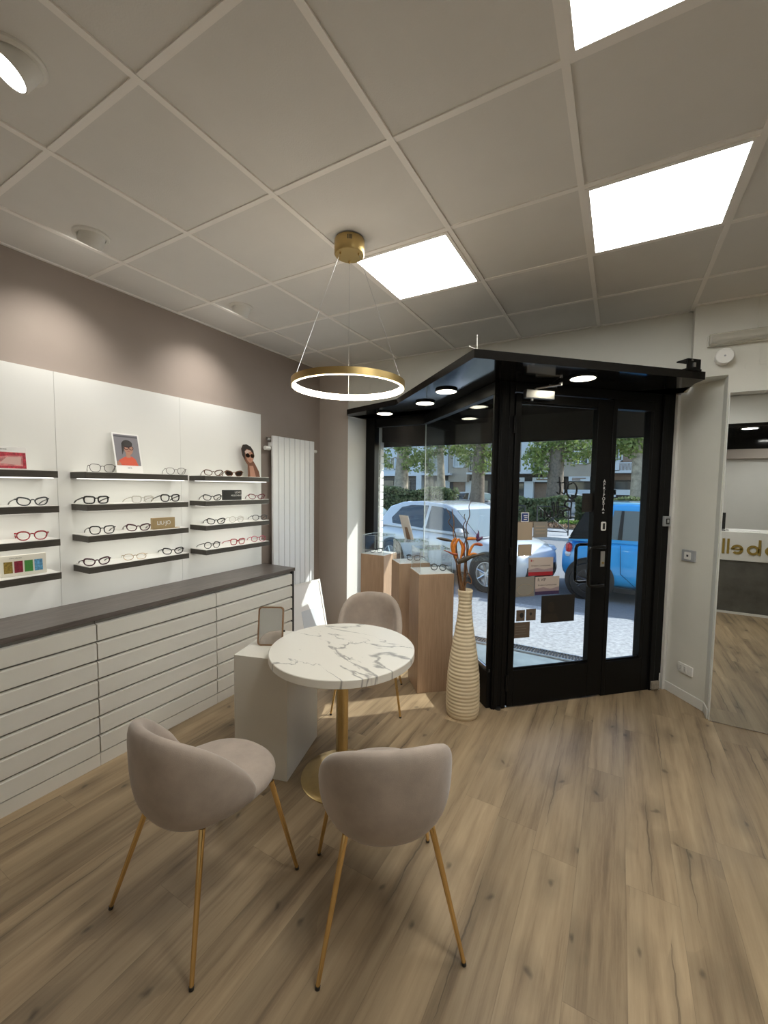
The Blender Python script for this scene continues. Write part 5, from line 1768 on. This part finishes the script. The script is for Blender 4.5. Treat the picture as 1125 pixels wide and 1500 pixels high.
# low wall in the gap between the hedges
o = MB().box((at_y(668, 740, 19.8).x, 19.6, GZ), (at_y(745, 740, 19.8).x, 19.9, at_y(700, 737, 19.8).z)).build('low_wall', 'kerb'); tag(o, 'low grey wall in the gap between the hedges', 'wall')

# ------------------------------------------------------------------ apartment buildings across the street
M['b_blue'] = mat('pale blue grey render', (.60, .65, .70), .8, noise=(.6, .06))
M['b_brown'] = mat('brown brick', (.27, .185, .135), .85, noise=(3, .18))
M['b_beige'] = mat('beige render', (.42, .36, .29), .85, noise=(.8, .08))
M['b_tan'] = mat('tan render', (.33, .275, .22), .85, noise=(.8, .08))
M['b_dark'] = mat('dark shop front', (.055, .045, .04), .5, noise=(1.5, .4))
M['b_white'] = mat('white concrete', (.66, .68, .69), .8)
M['b_glass'] = mat('dark window glass', (.05, .06, .065), .08, spec=.8)
M['b_blind'] = mat('pale blind', (.52, .56, .55), .7)
BY = 36.0


def rect_b(name, u0, v0, u1, v1, y, d, m, parent):
    a, c = at_y(u0, v0, y), at_y(u1, v1, y)
    o = MB().box((min(a.x, c.x), y, min(a.z, c.z)), (max(a.x, c.x), y + d, max(a.z, c.z))).build(name, m, parent)
    return o


def win(u0, v0, u1, v1, y, parent, pane='b_glass'):
    a, c = at_y(u0, v0, y), at_y(u1, v1, y)
    x0, x1, z0, z1 = a.x, c.x, min(a.z, c.z), max(a.z, c.z)
    f = MB(); w = .09
    f.box((x0, y - .10, z0), (x1, y, z0 + w)).box((x0, y - .10, z1 - w), (x1, y, z1)).box((x0, y - .10, z0), (x0 + w, y, z1)).box((x1 - w, y - .10, z0), (x1, y, z1))
    f.box(((x0 + x1) / 2 - .05, y - .08, z0), ((x0 + x1) / 2 + .05, y, z1))
    fo = f.build('window', 'b_white', parent)
    MB().box((x0 + w, y - .03, z0 + w), (x1 - w, y, z1 - w)).build('pane', pane, fo)


bl = empty('apartment_building', (0, 0, 0), 0, 'pale blue, brown and beige apartment building across the street, seen in the window', 'building')
rect_b('wall', 500, 560, 614, 696, BY, 6, 'b_blue', bl)
rect_b('wall', 614, 560, 660, 694, BY + 1.1, 5, 'b_brown', bl)
rect_b('wall', 660, 560, 684, 706, BY - .3, 6, 'b_beige', bl)
rect_b('wall', 684, 560, 722, 694, BY + .3, 5.6, 'b_tan', bl)
rect_b('ground_floor', 500, 694, 722, 742, BY + .4, 6, 'b_dark', bl)
rect_b('pilaster', 645, 560, 656, 695, BY - .1, 1.5, 'b_white', bl)
rect_b('pilaster', 612, 560, 617, 722, BY - .2, 1.0, 'b_white', bl)
rect_b('balcony_slab', 614, 693, 659, 696, BY - .9, 2.2, 'b_white', bl)
rect_b('balcony_slab', 683, 692, 722, 694.5, BY - .9, 2.2, 'b_white', bl)
rect_b('balcony_slab', 618, 656, 645, 659, BY - .5, 1.8, 'b_white', bl)
rect_b('balcony_slab', 683, 656, 722, 659, BY - .9, 2.2, 'b_white', bl)
rect_b('stone_band', 500, 694, 616, 697, BY - .15, .5, 'b_white', bl)
win(566, 670, 579, 688, BY, bl)
win(542, 668, 554, 688, BY, bl)
win(629, 668, 641, 693, BY + 1.1, bl, 'b_blind')
win(664.5, 667, 680.5, 685, BY - .3, bl, 'b_blind')
win(688, 664, 700, 690, BY + .3, bl)
win(704, 664, 715, 690, BY + .3, bl)
for u0, u1, m in ((553, 556, 'b_white'), (561, 576, 'b_glass'), (590, 600, 'b_glass'), (613, 620, 'b_white'), (622, 632, 'b_glass'), (638, 645, 'b_glass'), (647, 658, 'b_white'), (664, 680, 'b_brown'), (682, 694, 'b_white'), (698, 714, 'b_glass')):
    rect_b('shop_opening', u0, 704, u1, 735, BY + .32, .1, m, bl)
br_ = empty('apartment_building', (0, 0, 0), 0, 'grey-brown apartment building across the street, seen through the glass door', 'building')
rect_b('wall', 722, 560, 768, 694, BY, 6, 'b_tan', br_)
rect_b('wall', 768, 560, 800, 692, BY + .8, 5, 'b_tan', br_)
rect_b('wall', 800, 560, 890, 698, BY - .2, 6, 'b_beige', br_)
rect_b('wall', 890, 560, 1150, 704, BY + .6, 5.4, 'b_brown', br_)
rect_b('ground_floor', 722, 692, 1150, 745, BY + .7, 6, 'b_dark', br_)
rect_b('pilaster', 767, 560, 779.5, 694, BY - .3, 1.2, 'b_white', br_)
rect_b('pilaster', 768, 705, 780, 735, BY - .1, 1.0, 'b_white', br_)
rect_b('pilaster', 819, 560, 822.5, 690, BY - .35, .4, 'b_white', br_)
rect_b('balcony_slab', 757, 691, 806, 693.5, BY - 1.0, 2.2, 'b_white', br_)
rect_b('balcony_slab', 780, 653, 818, 655.5, BY - 1.0, 2.2, 'b_white', br_)
rect_b('balcony_slab', 890, 689, 1100, 692, BY - 1.0, 2.2, 'b_white', br_)
rect_b('balcony_panel', 893, 676, 907, 690, BY - 1.0, .1, 'b_white', br_)
rect_b('balcony_panel', 928, 676, 934, 690, BY - 1.0, .1, 'b_white', br_)
rect_b('balcony_panel', 943, 676, 956, 690, BY - 1.0, .1, 'b_white', br_)
rl = MB()
a, c = at_y(907, 678, BY - 1), at_y(929, 689, BY - 1)
for k in range(12):
    x = a.x + (c.x - a.x) * k / 11
    rl.tube([(x, BY - .95, c.z), (x, BY - .95, a.z)], .02, 5)
rl.tube([(a.x, BY - .95, a.z), (c.x, BY - .95, a.z)], .03, 5)
rl.build('balcony_railing', 'b_white', br_)
win(783, 664, 799, 691, BY + .8, br_)
win(839, 661, 862, 680, BY - .2, br_)
win(902, 650, 912, 676, BY + .6, br_)
win(935, 650, 946, 676, BY + .6, br_)
for u0, v0, u1, v1, m in ((738, 699.5, 768, 706, 'b_white'), (780, 699.5, 806, 706, 'b_white'), (833, 698, 864, 705, 'b_white'), (866, 716, 902, 728, 'b_white'), (893, 717, 960, 726, 'b_white'), (824, 717, 868, 732, 'b_blue')):
    rect_b('shop_sign' if v1 < 710 else 'low_screen', u0, v0, u1, v1, BY - .3, .12, m, br_)
for u0, v0, u1, v1, m in ((741, 708, 766, 735, 'b_glass'), (783, 708, 806, 735, 'b_brown'), (834, 706, 864, 718, 'b_glass'), (876, 706, 890, 717, 'b_glass'), (902, 706, 925, 717, 'b_glass')):
    rect_b('shop_opening', u0, v0, u1, v1, BY + .5, .2, m, br_)
sg = MB()
for u0, u1, vv in ((746, 762, 703), (786, 803, 702.5), (838, 858, 700.5), (838, 850, 703)):
    a, c = at_y(u0, vv - .8, BY - .32), at_y(u1, vv + .8, BY - .32)
    sg.box((a.x, BY - .33, c.z), (c.x, BY - .30, a.z))
sg.build('sign_lettering', 'b_brown', br_)

# ------------------------------------------------------------------ light
w = bpy.data.worlds.new('sky')
scene.world = w
w.use_nodes = True
nt = w.node_tree
nt.nodes.clear()
out = nt.nodes.new('ShaderNodeOutputWorld')
bg = nt.nodes.new('ShaderNodeBackground')
sky = nt.nodes.new('ShaderNodeTexSky')
sky.sky_type = 'NISHITA'
sky.sun_disc = False
SUN = Vector((1.10, 1.0, 1.17)).normalized()
sky.sun_elevation = math.asin(SUN.z)
sky.sun_rotation = math.atan2(SUN.x, SUN.y)
nt.links.new(sky.outputs[0], bg.inputs[0])
bg.inputs[1].default_value = 0.155
nt.links.new(bg.outputs[0], out.inputs[0])
sd = bpy.data.lights.new('sun', 'SUN')
sd.energy = 2.1
sd.angle = math.radians(.6)
sd.color = (1.0, .97, .93)
so = bpy.data.objects.new('sun', sd)
COL.objects.link(so)
so.location = (6, 8, 9)
so.rotation_mode = 'QUATERNION'
so.rotation_quaternion = SUN.to_track_quat('Z', 'Y')

vs = scene.view_settings
vs.view_transform = 'Standard'
vs.look = 'None'
vs.gamma = 1.0
vs.exposure = 1.48
vs.use_curve_mapping = False
cy = scene.cycles
cy.use_denoising = True
cy.max_bounces = 12
cy.diffuse_bounces = 6
cy.glossy_bounces = 6
cy.transparent_max_bounces = 32
cy.sample_clamp_indirect = 6.0
cy.caustics_reflective = False
cy.caustics_refractive = False
